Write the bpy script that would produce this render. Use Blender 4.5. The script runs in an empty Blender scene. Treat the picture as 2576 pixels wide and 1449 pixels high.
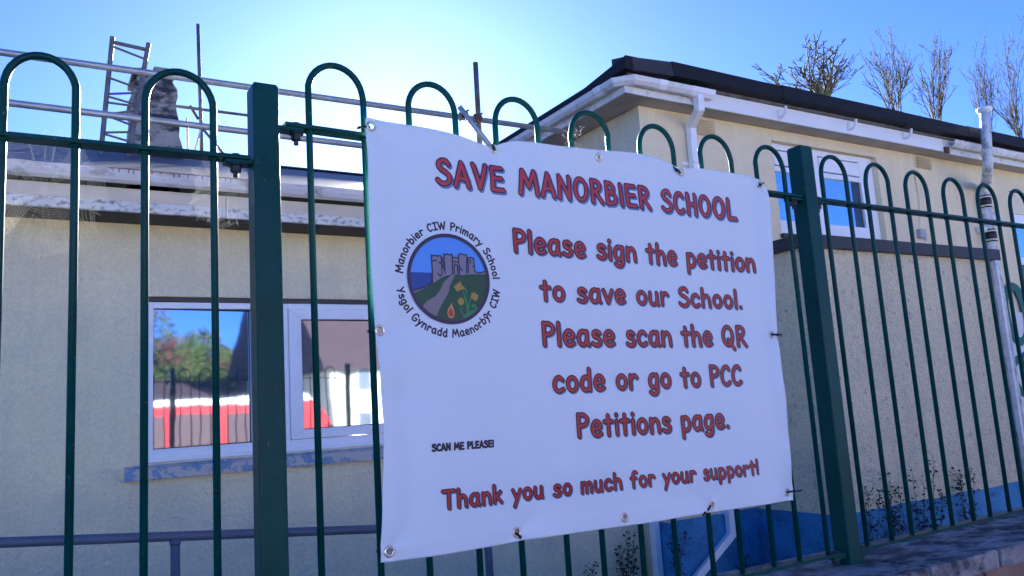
import bpy, bmesh, math, random
import numpy as np
from mathutils import Vector, Matrix, noise

scene = bpy.context.scene
C = scene.collection
random.seed(7)
rad = math.radians

# ------------------------------------------------------------------ camera
FPX = 2060.0                       # focal length in pixels of a 2576 px wide picture
ZC = 1.6                           # eye height
yaw, pit, rol = rad(31.45), rad(8.56), rad(-3.7)
_f = Vector((math.sin(yaw) * math.cos(pit), math.cos(yaw) * math.cos(pit), math.sin(pit)))
_r = Vector((math.cos(yaw), -math.sin(yaw), 0))
_u = _r.cross(_f)
RIGHT = math.cos(rol) * _r + math.sin(rol) * _u
UP = -math.sin(rol) * _r + math.cos(rol) * _u
FWD = _f
cam_data = bpy.data.cameras.new('camera')
cam = bpy.data.objects.new('camera', cam_data)
C.objects.link(cam)
cam_data.sensor_width = 36.0
cam_data.lens = FPX / 2576 * 36.0
cam_data.clip_start = 0.05
cam_data.clip_end = 3000
m = Matrix((RIGHT, UP, -FWD)).transposed().to_4x4()
m.translation = (0, 0, ZC)
cam.matrix_world = m
scene.camera = cam

# ------------------------------------------------------------------ sky, sun, exposure
SUN = Vector((0.385, 0.883, 0.327)).normalized()
world = bpy.data.worlds.new('World')
scene.world = world
world.use_nodes = True
wn = world.node_tree.nodes
sky = wn.new('ShaderNodeTexSky')
sky.sky_type = 'NISHITA'
sky.sun_disc = False
sky.sun_elevation = math.asin(SUN.z)
sky.sun_rotation = math.atan2(SUN.x, SUN.y)
sky.air_density = 0.38
sky.dust_density = 0.2
sky.ozone_density = 4.5
bg = wn['Background']
bg.inputs[1].default_value = 0.05
tint = wn.new('ShaderNodeMix'); tint.data_type = 'RGBA'; tint.blend_type = 'MULTIPLY'
tint.inputs[0].default_value = 1.0
tint.inputs[7].default_value = (0.68, 0.905, 1.36, 1)      # the phone's cool white balance
world.node_tree.links.new(sky.outputs[0], tint.inputs[6])
world.node_tree.links.new(tint.outputs[2], bg.inputs[0])
ld = bpy.data.lights.new('sun', 'SUN')
ld.energy = 5.0
ld.angle = rad(0.53)
ld.color = (1.0, 0.96, 0.91)
lo = bpy.data.objects.new('sun', ld)
C.objects.link(lo)
lo.rotation_euler = SUN.to_track_quat('Z', 'Y').to_euler()
lo.location = SUN * 60
scene.view_settings.view_transform = 'Standard'
scene.view_settings.look = 'None'
scene.view_settings.gamma = 1.0
scene.view_settings.exposure = 2.82
scene.render.engine = 'CYCLES'


# ------------------------------------------------------------------ picture point -> place (on a plane that the thing touches)
def ray(x, y):
    return RIGHT * ((x - 1288) / FPX) - UP * ((y - 724.5) / FPX) + FWD


def P(x, y, Y):
    r = ray(x, y)
    r = r * (Y / r.y)
    return Vector((r.x, r.y, r.z + ZC))


# ------------------------------------------------------------------ mesh helpers
class MB:
    def __init__(s):
        s.v, s.f = [], []

    def add(s, vs, fs):
        n = len(s.v)
        s.v += [tuple(v) for v in vs]
        s.f += [tuple(i + n for i in f) for f in fs]
        return s

    def box(s, x0, x1, y0, y1, z0, z1):
        vs = [(x, y, z) for z in (z0, z1) for y in (y0, y1) for x in (x0, x1)]
        return s.add(vs, [(0, 2, 3, 1), (4, 5, 7, 6), (0, 1, 5, 4), (2, 6, 7, 3), (0, 4, 6, 2), (1, 3, 7, 5)])

    def obox(s, c, ax, h):
        ax = [Vector(a).normalized() for a in ax]
        vs = [Vector(c) + ax[0] * h[0] * i + ax[1] * h[1] * j + ax[2] * h[2] * k
              for k in (-1, 1) for j in (-1, 1) for i in (-1, 1)]
        return s.add(vs, [(0, 2, 3, 1), (4, 5, 7, 6), (0, 1, 5, 4), (2, 6, 7, 3), (0, 4, 6, 2), (1, 3, 7, 5)])

    def tube(s, pts, r, n=8, caps=True, rot=0.0):
        pts = [Vector(p) for p in pts]
        if not hasattr(r, '__len__'):
            r = [r] * len(pts)
        t0 = (pts[1] - pts[0]).normalized()
        a = Vector((0, 0, 1)) if abs(t0.z) < 0.9 else Vector((0, 1, 0))
        nx = t0.cross(a).normalized()
        vs = []
        for i, p in enumerate(pts):
            if i == 0: t = pts[1] - pts[0]
            elif i == len(pts) - 1: t = pts[-1] - pts[-2]
            else: t = (pts[i + 1] - p).normalized() + (p - pts[i - 1]).normalized()
            t = t.normalized()
            nx = (nx - t * nx.dot(t)).normalized()
            ny = t.cross(nx)
            k = 1.0
            if 0 < i < len(pts) - 1:
                k = 1.0 / max(0.5, t.dot((pts[i + 1] - p).normalized()))
            for j in range(n):
                q = rot + 2 * math.pi * j / n
                vs.append(p + (nx * math.cos(q) + ny * math.sin(q)) * r[i] * (k if n == 4 else 1))
        fs = []
        for i in range(len(pts) - 1):
            for j in range(n):
                fs.append((i * n + j, i * n + (j + 1) % n, (i + 1) * n + (j + 1) % n, (i + 1) * n + j))
        if caps:
            fs.append(tuple(reversed(range(n))))
            fs.append(tuple((len(pts) - 1) * n + j for j in range(n)))
        return s.add(vs, fs)

    def prism(s, poly, axis, a0, a1):
        """poly: 2d points; extruded along axis 'x','y','z' from a0 to a1"""
        def mk(p, a):
            return {'x': (a, p[0], p[1]), 'y': (p[0], a, p[1]), 'z': (p[0], p[1], a)}[axis]
        n = len(poly)
        vs = [mk(p, a0) for p in poly] + [mk(p, a1) for p in poly]
        fs = [(i, (i + 1) % n, n + (i + 1) % n, n + i) for i in range(n)]
        fs += [tuple(reversed(range(n))), tuple(range(n, 2 * n))]
        return s.add(vs, fs)

    def sweep(s, path, prof, closed=True):
        """path: horizontal polyline of (x,y,z); prof: (outward offset, z) points; outward = right of travel"""
        path = [Vector(p) for p in path]
        n = len(prof)
        vs = []
        for i, p in enumerate(path):
            d0 = (path[i] - path[i - 1]) if i else (path[1] - path[0])
            d1 = (path[i + 1] - path[i]) if i < len(path) - 1 else (path[-1] - path[-2])
            d0 = Vector((d0.x, d0.y, 0)).normalized(); d1 = Vector((d1.x, d1.y, 0)).normalized()
            n0 = Vector((d0.y, -d0.x, 0)); n1 = Vector((d1.y, -d1.x, 0))
            nn = (n0 + n1).normalized(); nn = nn / max(0.3, nn.dot(n0))
            for o, z in prof:
                vs.append(p + nn * o + Vector((0, 0, z)))
        fs = []
        for i in range(len(path) - 1):
            for j in range(n if closed else n - 1):
                fs.append((i * n + j, (i + 1) * n + j, (i + 1) * n + (j + 1) % n, i * n + (j + 1) % n))
        if closed:
            fs.append(tuple(range(n)))
            fs.append(tuple(reversed([(len(path) - 1) * n + j for j in range(n)])))
        return s.add(vs, fs)

    def torus(s, c, nrm, R, r, n=20, k=8):
        nrm = Vector(nrm).normalized()
        a = nrm.orthogonal().normalized(); b = nrm.cross(a)
        vs, fs = [], []
        for i in range(n):
            q = 2 * math.pi * i / n
            d = a * math.cos(q) + b * math.sin(q)
            for j in range(k):
                w = 2 * math.pi * j / k
                vs.append(Vector(c) + d * (R + r * math.cos(w)) + nrm * r * 0.6 * math.sin(w))
        for i in range(n):
            for j in range(k):
                fs.append((i * k + j, ((i + 1) % n) * k + j, ((i + 1) % n) * k + (j + 1) % k, i * k + (j + 1) % k))
        return s.add(vs, fs)

    def build(s, name, mat, parent=None, smooth=False, bevel=0, fix=True):
        me = bpy.data.meshes.new(name)
        me.from_pydata(s.v, [], s.f)
        if fix:
            bm = bmesh.new(); bm.from_mesh(me)
            bmesh.ops.recalc_face_normals(bm, faces=bm.faces)
            bm.to_mesh(me); bm.free()
        me.materials.append(mat)
        if smooth:
            me.polygons.foreach_set('use_smooth', [True] * len(me.polygons))
        o = bpy.data.objects.new(name, me)
        C.objects.link(o)
        if parent: attach(o, parent)
        if bevel:
            b = o.modifiers.new('bevel', 'BEVEL'); b.width = bevel; b.segments = 2
            b.limit_method = 'ANGLE'; b.angle_limit = rad(40)
        return o


def attach(o, parent):
    o.parent = parent
    o.matrix_parent_inverse = Matrix.Translation(-tot(parent))


def tot(o):
    v = Vector(o.location)
    if o.parent is not None and o.type == 'EMPTY': v = v + tot(o.parent)
    if o.type != 'EMPTY': return Vector((0, 0, 0))
    return v


def tag(o, label, cat, group=None, kind=None):
    if label: o['label'] = label
    if cat: o['category'] = cat
    if group: o['group'] = group
    if kind: o['kind'] = kind
    return o


def thing(name, label, cat, loc, group=None):
    o = bpy.data.objects.new(name, None)
    o.empty_display_size = 0.1
    C.objects.link(o); o.location = loc
    return tag(o, label, cat, group)


def struct(o):
    o['kind'] = 'structure'
    return o


# ------------------------------------------------------------------ materials
def mat(name, col, rough=0.6, var=0.12, scale=6.0, bump=0.0, bscale=60.0, metal=0.0, spec=0.5,
        col2=None, mask=None, mscale=5.0, stretch=None, detail=6.0, coat=0.0, rvar=0.0, bdist=0.012, fine=0.0, fscale=70.0, streak=0.0):
    """base colour with soft variation; col2 shows through a noise mask (threshold, softness)"""
    M = bpy.data.materials.new(name); M.use_nodes = True
    nt = M.node_tree; N = nt.nodes; L = nt.links
    b = N['Principled BSDF']
    b.inputs['Roughness'].default_value = rough
    b.inputs['Metallic'].default_value = metal
    b.inputs['Specular IOR Level'].default_value = spec
    b.inputs['Coat Weight'].default_value = coat
    tc = N.new('ShaderNodeTexCoord')
    mp = N.new('ShaderNodeMapping'); L.new(tc.outputs['Object'], mp.inputs[0])
    if stretch: mp.inputs['Scale'].default_value = stretch
    nz = N.new('ShaderNodeTexNoise'); nz.inputs['Scale'].default_value = scale; nz.inputs['Detail'].default_value = detail
    L.new(mp.outputs[0], nz.inputs['Vector'])
    mx = N.new('ShaderNodeMix'); mx.data_type = 'RGBA'
    mx.inputs[6].default_value = (*[max(0, c * (1 - 2.2 * var)) for c in col], 1)
    mx.inputs[7].default_value = (*[min(1, c * (1 + 1.6 * var)) for c in col], 1)
    L.new(nz.outputs['Fac'], mx.inputs[0])
    out = mx.outputs[2]
    if col2:
        n2 = N.new('ShaderNodeTexNoise'); n2.inputs['Scale'].default_value = mscale; n2.inputs['Detail'].default_value = 8
        n2.inputs['Roughness'].default_value = 0.62
        L.new(mp.outputs[0], n2.inputs['Vector'])
        rp = N.new('ShaderNodeMapRange')
        rp.inputs[1].default_value = mask[0] - mask[1]; rp.inputs[2].default_value = mask[0] + mask[1]
        L.new(n2.outputs['Fac'], rp.inputs[0])
        m2 = N.new('ShaderNodeMix'); m2.data_type = 'RGBA'
        m2.inputs[7].default_value = (*col2, 1)
        L.new(rp.outputs[0], m2.inputs[0]); L.new(out, m2.inputs[6])
        out = m2.outputs[2]
    if streak:                                    # rain-washed runs down the face
        mp4 = N.new('ShaderNodeMapping'); mp4.inputs['Scale'].default_value = (5.0, 5.0, 0.28); L.new(tc.outputs['Object'], mp4.inputs[0])
        n4 = N.new('ShaderNodeTexNoise'); n4.inputs['Scale'].default_value = 1.7; n4.inputs['Detail'].default_value = 7
        L.new(mp4.outputs[0], n4.inputs['Vector'])
        r4 = N.new('ShaderNodeMapRange'); r4.inputs[1].default_value = .35; r4.inputs[2].default_value = .68
        r4.inputs[3].default_value = 1 - streak * 2; r4.inputs[4].default_value = 1 + streak * .3
        L.new(n4.outputs['Fac'], r4.inputs[0])
        m4_ = N.new('ShaderNodeVectorMath'); m4_.operation = 'SCALE'
        L.new(out, m4_.inputs[0]); L.new(r4.outputs[0], m4_.inputs['Scale'])
        out = m4_.outputs[0]
    if fine:
        n3 = N.new('ShaderNodeTexNoise'); n3.inputs['Scale'].default_value = fscale; n3.inputs['Detail'].default_value = 4
        L.new(mp.outputs[0], n3.inputs['Vector'])
        r3 = N.new('ShaderNodeMapRange'); r3.inputs[1].default_value = .3; r3.inputs[2].default_value = .7
        r3.inputs[3].default_value = 1 - fine; r3.inputs[4].default_value = 1 + fine * .6
        L.new(n3.outputs['Fac'], r3.inputs[0])
        m3 = N.new('ShaderNodeVectorMath'); m3.operation = 'SCALE'
        L.new(out, m3.inputs[0]); L.new(r3.outputs[0], m3.inputs['Scale'])
        out = m3.outputs[0]
    L.new(out, b.inputs['Base Color'])
    if rvar:
        rr = N.new('ShaderNodeMapRange'); rr.inputs[3].default_value = rough - rvar; rr.inputs[4].default_value = rough + rvar
        L.new(nz.outputs['Fac'], rr.inputs[0]); L.new(rr.outputs[0], b.inputs['Roughness'])
    if bump:
        nb = N.new('ShaderNodeTexNoise'); nb.inputs['Scale'].default_value = bscale; nb.inputs['Detail'].default_value = 5
        L.new(mp.outputs[0], nb.inputs['Vector'])
        bp = N.new('ShaderNodeBump'); bp.inputs['Strength'].default_value = min(1, bump); bp.inputs['Distance'].default_value = bdist
        L.new(nb.outputs['Fac'], bp.inputs['Height']); L.new(bp.outputs[0], b.inputs['Normal'])
    return M


M_green = mat('green paint', (0.001, 0.062, 0.052), rough=0.38, var=0.18, scale=9, bump=0.06, bscale=220, spec=0.16, col2=(0.10, 0.13, 0.12), mask=(0.69, 0.015), mscale=75, rvar=0.08)
M_render = mat('cream render', (0.86, 0.76, 0.49), streak=0.02, fine=0.08, fscale=55, rough=0.92, var=0.04, scale=1.6, bump=0.9, bscale=36, bdist=0.022, spec=0.2, col2=(0.72, 0.66, 0.46), mask=(0.62, 0.14), mscale=2.2)
M_render2 = mat('cream render smooth', (0.83, 0.71, 0.47), streak=0.03, fine=0.08, fscale=40, rough=0.9, var=0.06, scale=2.6, bump=0.35, bscale=38, spec=0.2, col2=(0.25, 0.23, 0.20), mask=(0.70, 0.035), mscale=13)
M_rough = mat('roughcast', (0.85, 0.75, 0.49), streak=0.025, fine=0.15, fscale=45, rough=0.95, var=0.07, scale=3, bump=1.0, bscale=38, bdist=0.035, spec=0.15, col2=(0.50, 0.45, 0.37), mask=(0.64, 0.06), mscale=14)
M_blue = mat('blue plinth paint', (0.03, 0.24, 0.46), fine=0.2, fscale=30, rough=0.6, var=0.3, scale=4, bump=0.6, bscale=30, col2=(0.02, 0.07, 0.13), mask=(0.64, 0.05), mscale=7)
M_sill = mat('peeling blue sill', (0.19, 0.30, 0.42), rough=0.7, var=0.12, scale=14, bump=0.8, bscale=24, col2=(0.52, 0.48, 0.42), mask=(0.50, 0.015), mscale=12)
M_white = mat('white upvc', (0.86, 0.86, 0.85), rough=0.35, var=0.04, scale=3)
M_whited = mat('weathered white', (0.74, 0.73, 0.70), rough=0.5, var=0.08, scale=5, col2=(0.40, 0.39, 0.33), mask=(0.66, 0.14), mscale=11, stretch=(1, 1, 1.2))
M_fascia_shade = mat('shade-toned fascia', (0.66, 0.56, 0.41), rough=0.65, var=0.14, scale=5, stretch=(0.4, 1, 2))  # tan tone paints in the shading of a curved profile
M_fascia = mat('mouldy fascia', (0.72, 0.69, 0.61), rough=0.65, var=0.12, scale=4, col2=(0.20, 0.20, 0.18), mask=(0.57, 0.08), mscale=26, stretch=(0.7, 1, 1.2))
M_gutter = mat('weathered gutter', (0.72, 0.70, 0.68), rough=0.5, var=0.12, scale=6, col2=(0.24, 0.21, 0.18), mask=(0.62, 0.10), mscale=10, stretch=(0.6, 1, 1))
M_soffit = mat('soffit', (0.46, 0.42, 0.37), rough=0.8, var=0.15, scale=4)
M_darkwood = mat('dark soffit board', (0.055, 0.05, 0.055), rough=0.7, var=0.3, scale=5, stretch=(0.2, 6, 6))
M_slate = mat('slate', (0.075, 0.08, 0.095), rough=0.6, var=0.25, scale=3, bump=0.4, bscale=25)
M_felt = mat('black felt', (0.012, 0.013, 0.016), rough=0.75, var=0.25, scale=5, bump=0.4, bscale=60, spec=0.3)
M_trim = mat('dark lead trim', (0.035, 0.033, 0.036), rough=0.6, var=0.3, scale=6, bump=0.3)
M_galv = mat('galvanised tube', (0.42, 0.43, 0.45), rough=0.45, var=0.2, scale=7, metal=0.55, bump=0.1)
M_galvd = mat('old scaffold tube', (0.17, 0.165, 0.16), rough=0.6, var=0.3, scale=7, metal=0.3, col2=(0.12, 0.06, 0.035), mask=(0.60, 0.08), mscale=9)
M_rust = mat('rusty coupler', (0.10, 0.05, 0.04), rough=0.8, var=0.3, scale=30)
M_hand = mat('grey painted rail', (0.10, 0.125, 0.17), rough=0.5, var=0.18, scale=6, bump=0.25, bscale=70, col2=(0.05, 0.055, 0.065), mask=(0.68, 0.03), mscale=20)
M_stack = mat('stained soil pipe', (0.66, 0.68, 0.66), rough=0.6, var=0.15, scale=6, col2=(0.24, 0.27, 0.24), mask=(0.56, 0.09), mscale=15, stretch=(1, 1, 0.5))
M_chim = mat('lichened chimney', (0.34, 0.31, 0.28), rough=0.95, var=0.3, scale=4, bump=1.0, bscale=9, col2=(0.035, 0.037, 0.045), mask=(0.51, 0.05), mscale=3.6, stretch=(0.8, 0.8, 1.6))
M_stone = mat('concrete coping', (0.34, 0.34, 0.31), rough=0.9, var=0.35, scale=9, bump=1.0, bscale=40, col2=(0.06, 0.06, 0.062), mask=(0.51, 0.08), mscale=12, stretch=(0.7, 1.4, 1))
M_block = mat('brown block', (0.30, 0.22, 0.16), rough=0.95, var=0.25, scale=7, bump=0.9, bscale=40)
M_mortar = mat('mortar', (0.10, 0.09, 0.08), rough=0.95, var=0.2)
M_asphalt = mat('asphalt', (0.09, 0.09, 0.092), rough=0.9, var=0.2, scale=20, bump=0.5, bscale=150)
M_pave = mat('pavement', (0.34, 0.33, 0.32), rough=0.9, var=0.15, scale=10)
M_bounce = mat('pale bounce ground', (0.50, 0.49, 0.48), rough=0.9, var=0.12, scale=1.5)
M_grass = mat('grass', (0.06, 0.09, 0.03), rough=0.9, var=0.3, scale=2)
M_yard = mat('yard concrete', (0.24, 0.23, 0.21), rough=0.9, var=0.15, scale=5)
M_black = mat('black nylon', (0.008, 0.008, 0.009), rough=0.45, var=0.1)
M_brass = mat('eyelet metal', (0.80, 0.76, 0.60), rough=0.28, var=0.1, scale=40, metal=0.9)
M_bolt = mat('bolt', (0.03, 0.045, 0.05), rough=0.5, var=0.2, metal=0.4)
M_bark = mat('bark', (0.075, 0.065, 0.048), rough=0.9, var=0.3, scale=5, col2=(0.13, 0.14, 0.055), mask=(0.56, 0.06), mscale=4)
M_weed = mat('dry weed', (0.035, 0.033, 0.022), rough=0.9, var=0.3, scale=30)
M_leaf = mat('leaf green', (0.10, 0.14, 0.04), rough=0.7, var=0.4, scale=1.2, col2=(0.13, 0.03, 0.04), mask=(0.56, 0.03), mscale=0.5)
M_red = mat('red van paint', (0.42, 0.02, 0.025), rough=0.2, var=0.05, coat=0.5)
M_tyre = mat('tyre', (0.02, 0.02, 0.02), rough=0.8)
M_wglass = mat('car glass', (0.09, 0.06, 0.065), rough=0.1, var=0.05)
M_house = mat('white render', (0.52, 0.49, 0.42), rough=0.9, var=0.05)
M_roofred = mat('purple slate', (0.05, 0.028, 0.033), rough=0.7, var=0.2, scale=3)
M_mgreen = mat('mural green', (0.01, 0.13, 0.09), rough=0.7, var=0.15, scale=8)
M_mblue = mat('mural blue', (0.02, 0.06, 0.35), rough=0.7, var=0.2, scale=8)
M_mwhite = mat('mural white', (0.72, 0.72, 0.70), rough=0.85, var=0.08, scale=4, bump=0.4)
M_vent = mat('vent grille', (0.80, 0.69, 0.48), rough=0.7, var=0.08)
M_grey = mat('grey plastic', (0.36, 0.37, 0.40), rough=0.5, var=0.05)
M_curtain = mat('dark interior', (0.045, 0.055, 0.075), rough=0.25, var=0.2)
M_drip = mat('rust drip', (0.26, 0.15, 0.12), rough=0.8, var=0.2)


def mirror_film(name, tint, bumpy):
    M = bpy.data.materials.new(name); M.use_nodes = True
    nt = M.node_tree; N = nt.nodes; L = nt.links
    b = N['Principled BSDF']
    b.inputs['Base Color'].default_value = (*tint, 1)
    b.inputs['Metallic'].default_value = 0.92
    b.inputs['Roughness'].default_value = 0.03
    tc = N.new('ShaderNodeTexCoord')
    nz = N.new('ShaderNodeTexNoise'); nz.inputs['Scale'].default_value = 3.2; nz.inputs['Detail'].default_value = 1.5
    L.new(tc.outputs['Object'], nz.inputs['Vector'])
    bp = N.new('ShaderNodeBump'); bp.inputs['Strength'].default_value = bumpy; bp.inputs['Distance'].default_value = 0.004
    L.new(nz.outputs['Fac'], bp.inputs['Height']); L.new(bp.outputs[0], b.inputs['Normal'])
    return M


M_pane = mirror_film('window film', (0.46, 0.56, 0.64), 0.16)
M_pane2 = mirror_film('window film blue', (0.50, 0.72, 0.85), 0.1)


def web_mat():
    M = bpy.data.materials.new('web silk'); M.use_nodes = True
    nt = M.node_tree; N = nt.nodes; L = nt.links
    N.remove(N['Principled BSDF'])
    a = N.new('ShaderNodeBsdfTranslucent'); a.inputs[0].default_value = (0.95, 0.95, 0.92, 1)
    g = N.new('ShaderNodeBsdfGlossy'); g.inputs['Color'].default_value = (0.95, 0.95, 0.92, 1); g.inputs['Roughness'].default_value = 0.35
    mx = N.new('ShaderNodeMixShader'); mx.inputs[0].default_value = 0.4
    L.new(a.outputs[0], mx.inputs[1]); L.new(g.outputs[0], mx.inputs[2])
    L.new(mx.outputs[0], N['Material Output'].inputs[0])
    return M


M_web = web_mat()

# ------------------------------------------------------------------ ground
ZY = -0.30                         # the school yard lies a little below the street
g = MB(); g.add([(-900, -900, -0.45), (900, -900, -0.45), (900, 900, -0.45), (-900, 900, -0.45)], [(0, 1, 2, 3)])
struct(g.build('ground', M_grass, fix=False))
g = MB(); g.box(-60, 60, -60, -9, -0.4, 0.02)  # unseen pale ground, added to bounce sunlight onto the banner
struct(g.build('bounce_ground', M_bounce))
g = MB(); g.box(-60, 60, -9, -0.6, -0.4, 0.0)
struct(g.build('road', M_asphalt))
g = MB(); g.box(-60, 60, -0.6, 1.62, -0.4, 0.12)
struct(g.build('pavement', M_pave))
g = MB(); g.box(-12, 30, 1.98, 16, -0.6, ZY)
struct(g.build('yard', M_yard))

# ------------------------------------------------------------------ boundary wall with coping
D = 1.8
COP = ZC - 0.55
bw = thing('boundary_wall', 'low brown block wall with weathered grey coping slabs under the green railings', 'wall', (2.3, 1.8, 0))
core = MB(); core.box(-4, 0.42, 1.66, 1.975, -0.5, COP - 0.155); core.box(0.42, 7, 1.66, 1.975, -0.5, COP - 0.065)
core.build('wall_core', M_mortar, bw)
for k in range(7):                                # visible face: coursed blocks
    zt = COP - 0.066 - k * 0.108
    x = 0.5 - (k % 2) * 0.12
    while x < 6.5:
        w = random.uniform(0.19, 0.3)
        if zt - 0.1 > 0.12:
            b = MB(); b.box(x, x + w - 0.012, 1.645 + random.uniform(-.004, .004), 1.665, zt - 0.098, zt - 0.004)
            b.build('block', M_block, bw, bevel=0.004)
        x += w
x = 0.47 - 0.385 * 12
k = 0
while x < 7:
    top = COP if x > 0.4 else COP - 0.09
    b = MB(); j = random.uniform(-0.004, 0.004)
    b.box(x + 0.006, x + 0.377, 1.585 + j, 2.0 + j, top - 0.06, top + random.uniform(-0.002, 0.003))
    b.build('coping_slab', M_stone, bw, bevel=0.008)
    x += 0.385

# ------------------------------------------------------------------ bow-topped railings
BR = 0.0078


def railing(label, legs, ztop, zrail, zbot, x0, x1, bolts):
    """legs: (xa, xb) per hoop; ztop, zrail, zbot functions of x (metres)"""
    t = thing('railing_panel', label, 'fence', ((x0 + x1) / 2, D, COP), 'bow topped railing panels')
    for a, b in legs:
        a += random.gauss(0, .0012); b += random.gauss(0, .0012)
        r = (b - a) / 2; xc = (a + b) / 2 + random.gauss(0, .0012); zt = ztop(xc) - BR + random.gauss(0, .0012)
        zs = zt - r * 1.12
        pts = [(a, D, zbot(a) - 0.004), (a, D, zrail(a)), (a, D, zs)]
        for i in range(1, 16):
            q = math.pi - math.pi * i / 16
            pts.append((xc + r * math.cos(q), D, zs + r * 1.12 * math.sin(q)))
        pts += [(b, D, zs), (b, D, zrail(b)), (b, D, zbot(b) - 0.004)]
        hb = MB().tube(pts, BR, 12).build('hooped_bar', M_green, t, smooth=True)
        # weld collars under the rail
        for q in (a, b):
            MB().tube([(q, D, zrail(q) - 0.011), (q, D, zrail(q) - 0.005)], [BR * 1.15, BR * 1.7], 10).build('weld', M_green, hb, smooth=True)
    for nm, zf in (('top_rail', zrail), ('bottom_rail', zbot)):
        za, zb = zf(x0), zf(x1)
        v = [(x0, D - .02, za - .005), (x1, D - .02, zb - .005), (x1, D + .02, zb - .005), (x0, D + .02, za - .005),
             (x0, D - .02, za + .005), (x1, D - .02, zb + .005), (x1, D + .02, zb + .005), (x0, D + .02, za + .005)]
        MB().add(v, [(0, 3, 2, 1), (4, 5, 6, 7), (0, 1, 5, 4), (1, 2, 6, 5), (2, 3, 7, 6), (3, 0, 4, 7)]).build(nm, M_green, t, bevel=0.0015)
        for bx in bolts:
            z = zf(bx)
            MB().tube([(bx, D, z - 0.031), (bx, D, z - 0.017)], 0.012, 6).tube([(bx, D, z - 0.017), (bx, D, z - 0.0135)], 0.017, 14) \
                .tube([(bx, D, z + 0.004), (bx, D, z + 0.011)], [0.016, 0.009], 12).tube([(bx, D, z - 0.042), (bx, D, z - 0.03)], 0.006, 8) \
                .build('bolt', M_bolt, t)
    return t


def lin(x0, z0, x1, z1):
    return lambda x: ZC + z0 * D + (z1 - z0) * D * (x / D - x0) / (x1 - x0)


l1 = [(-.307, -.235), (-.163, -.091), (-.019, .050), (.122, .199)]
l2 = [(.319, .394), (.461, .535), (.601, .675), (.738, .812), (.876, .951), (1.013, 1.087), (1.150, 1.225)]
l3 = [(1.332 + .1348 * i, 1.406 + .1348 * i) for i in range(8)]
X1, X2 = 0.4675, 2.296
sc = lambda l: [(a * D, b * D) for a, b in l]
rail1 = lin(-.021, .328, .238, .329)
rail2 = lin(.291, .379, 1.264, .364)
rail3 = lin(1.317, .363, 2.055, .358)
railing('green bow topped railing panel hung with spider webs, in front of the reflecting window', sc(l1), lin(.011, .430, .156, .435), rail1,
        lin(0, -.335, 1, -.335), -.38 * D, X1 - 0.034, [X1 - 0.062])
railing('green bow topped railing panel to which the white banner is tied', sc(l2), lin(.356, .477, 1.195, .460), rail2,
        lin(.291, -.287, 1.264, -.284), X1 + 0.045, X2 - 0.034, [X1 + 0.075, X2 - 0.062])
railing('green bow topped railing panel before the annex with the blue plinth', sc(l3), lin(1.386, .460, 2.043, .450), rail3,
        lin(1.317, -.284, 1.867, -.278), X2 + 0.034, 2.42 * D, [X2 + 0.062])


def post(xc, ztop, zbase, label, lugs, w=0.029):
    t = thing('fence_post', label, 'post', (xc, D, zbase), 'square green fence posts')
    MB().box(xc - w, xc + w, D - 0.03, D + 0.03, zbase - 0.02, ztop).build('shaft', M_green, t, bevel=0.004)
    MB().box(xc - w + .003, xc + w - .003, D - 0.027, D + 0.027, ztop - 0.001, ztop + 0.0035).build('cap', M_green, t, bevel=0.002)
    for sx, z in lugs:
        xa, xb = (xc + w - 0.004, xc + w + 0.058) if sx > 0 else (xc - w - 0.058, xc - w + 0.004)
        MB().box(xa, xb, D - 0.018, D + 0.018, z - 0.0145, z - 0.0055).build('lug', M_green, t, bevel=0.002)
    return t


post(X1, ZC + 0.765, COP - 0.09, 'square green fence post beside the spider webs and the two paned window',
     [(-1, rail1(X1)), (1, rail2(X1)), (1, ZC - .287 * D)])
post(X2, ZC + 0.832, COP, 'square green fence post standing on the coping past the banner edge',
     [(-1, rail2(X2)), (1, rail3(X2)), (-1, ZC - .284 * D), (1, ZC - .284 * D)], w=0.030)
post(2.42 * D + 0.064, ZC + 0.83, COP, 'square green fence post at the far end of the railings', [(-1, rail3(2.42 * D))])
post(-.38 * D - 0.034, ZC + 0.765, COP - 0.09, 'square green fence post at the end of the railings near the ramp handrail', [])

# ------------------------------------------------------------------ banner
YB = 1.771


def pl(p):                                        # picture point -> (x, z) on the banner plane
    q = P(p[0], p[1], YB)
    return (q.x, q.z)


E_top = [(918, 298), (935, 300), (1000, 312), (1100, 331), (1150, 343), (1190, 357), (1222, 367), (1238, 370), (1250, 366), (1268, 360), (1300, 357), (1345, 362), (1410, 372), (1480, 379), (1560, 384), (1610, 391),
         (1650, 401), (1685, 414), (1702, 421), (1771, 428), (1846, 440), (1890, 449), (1914, 454)]
E_right = [(1914, 454), (1918, 468), (1927, 479), (1934, 513), (1940, 600), (1946, 691), (1952, 795), (1960, 880), (1972, 990), (1985, 1116), (1995, 1215), (1998, 1259)]
E_bot = [(953, 1414), (1075, 1399), (1184, 1381), (1270, 1366), (1308, 1359), (1342, 1354), (1602, 1318), (1700, 1302), (1774, 1290), (1905, 1271), (1975, 1260), (1998, 1259)]
E_left = [(918, 298), (918, 346), (921, 480), (925, 646), (938, 833), (950, 980), (957, 1071), (957, 1150), (955, 1217), (953, 1332), (953, 1414)]


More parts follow.
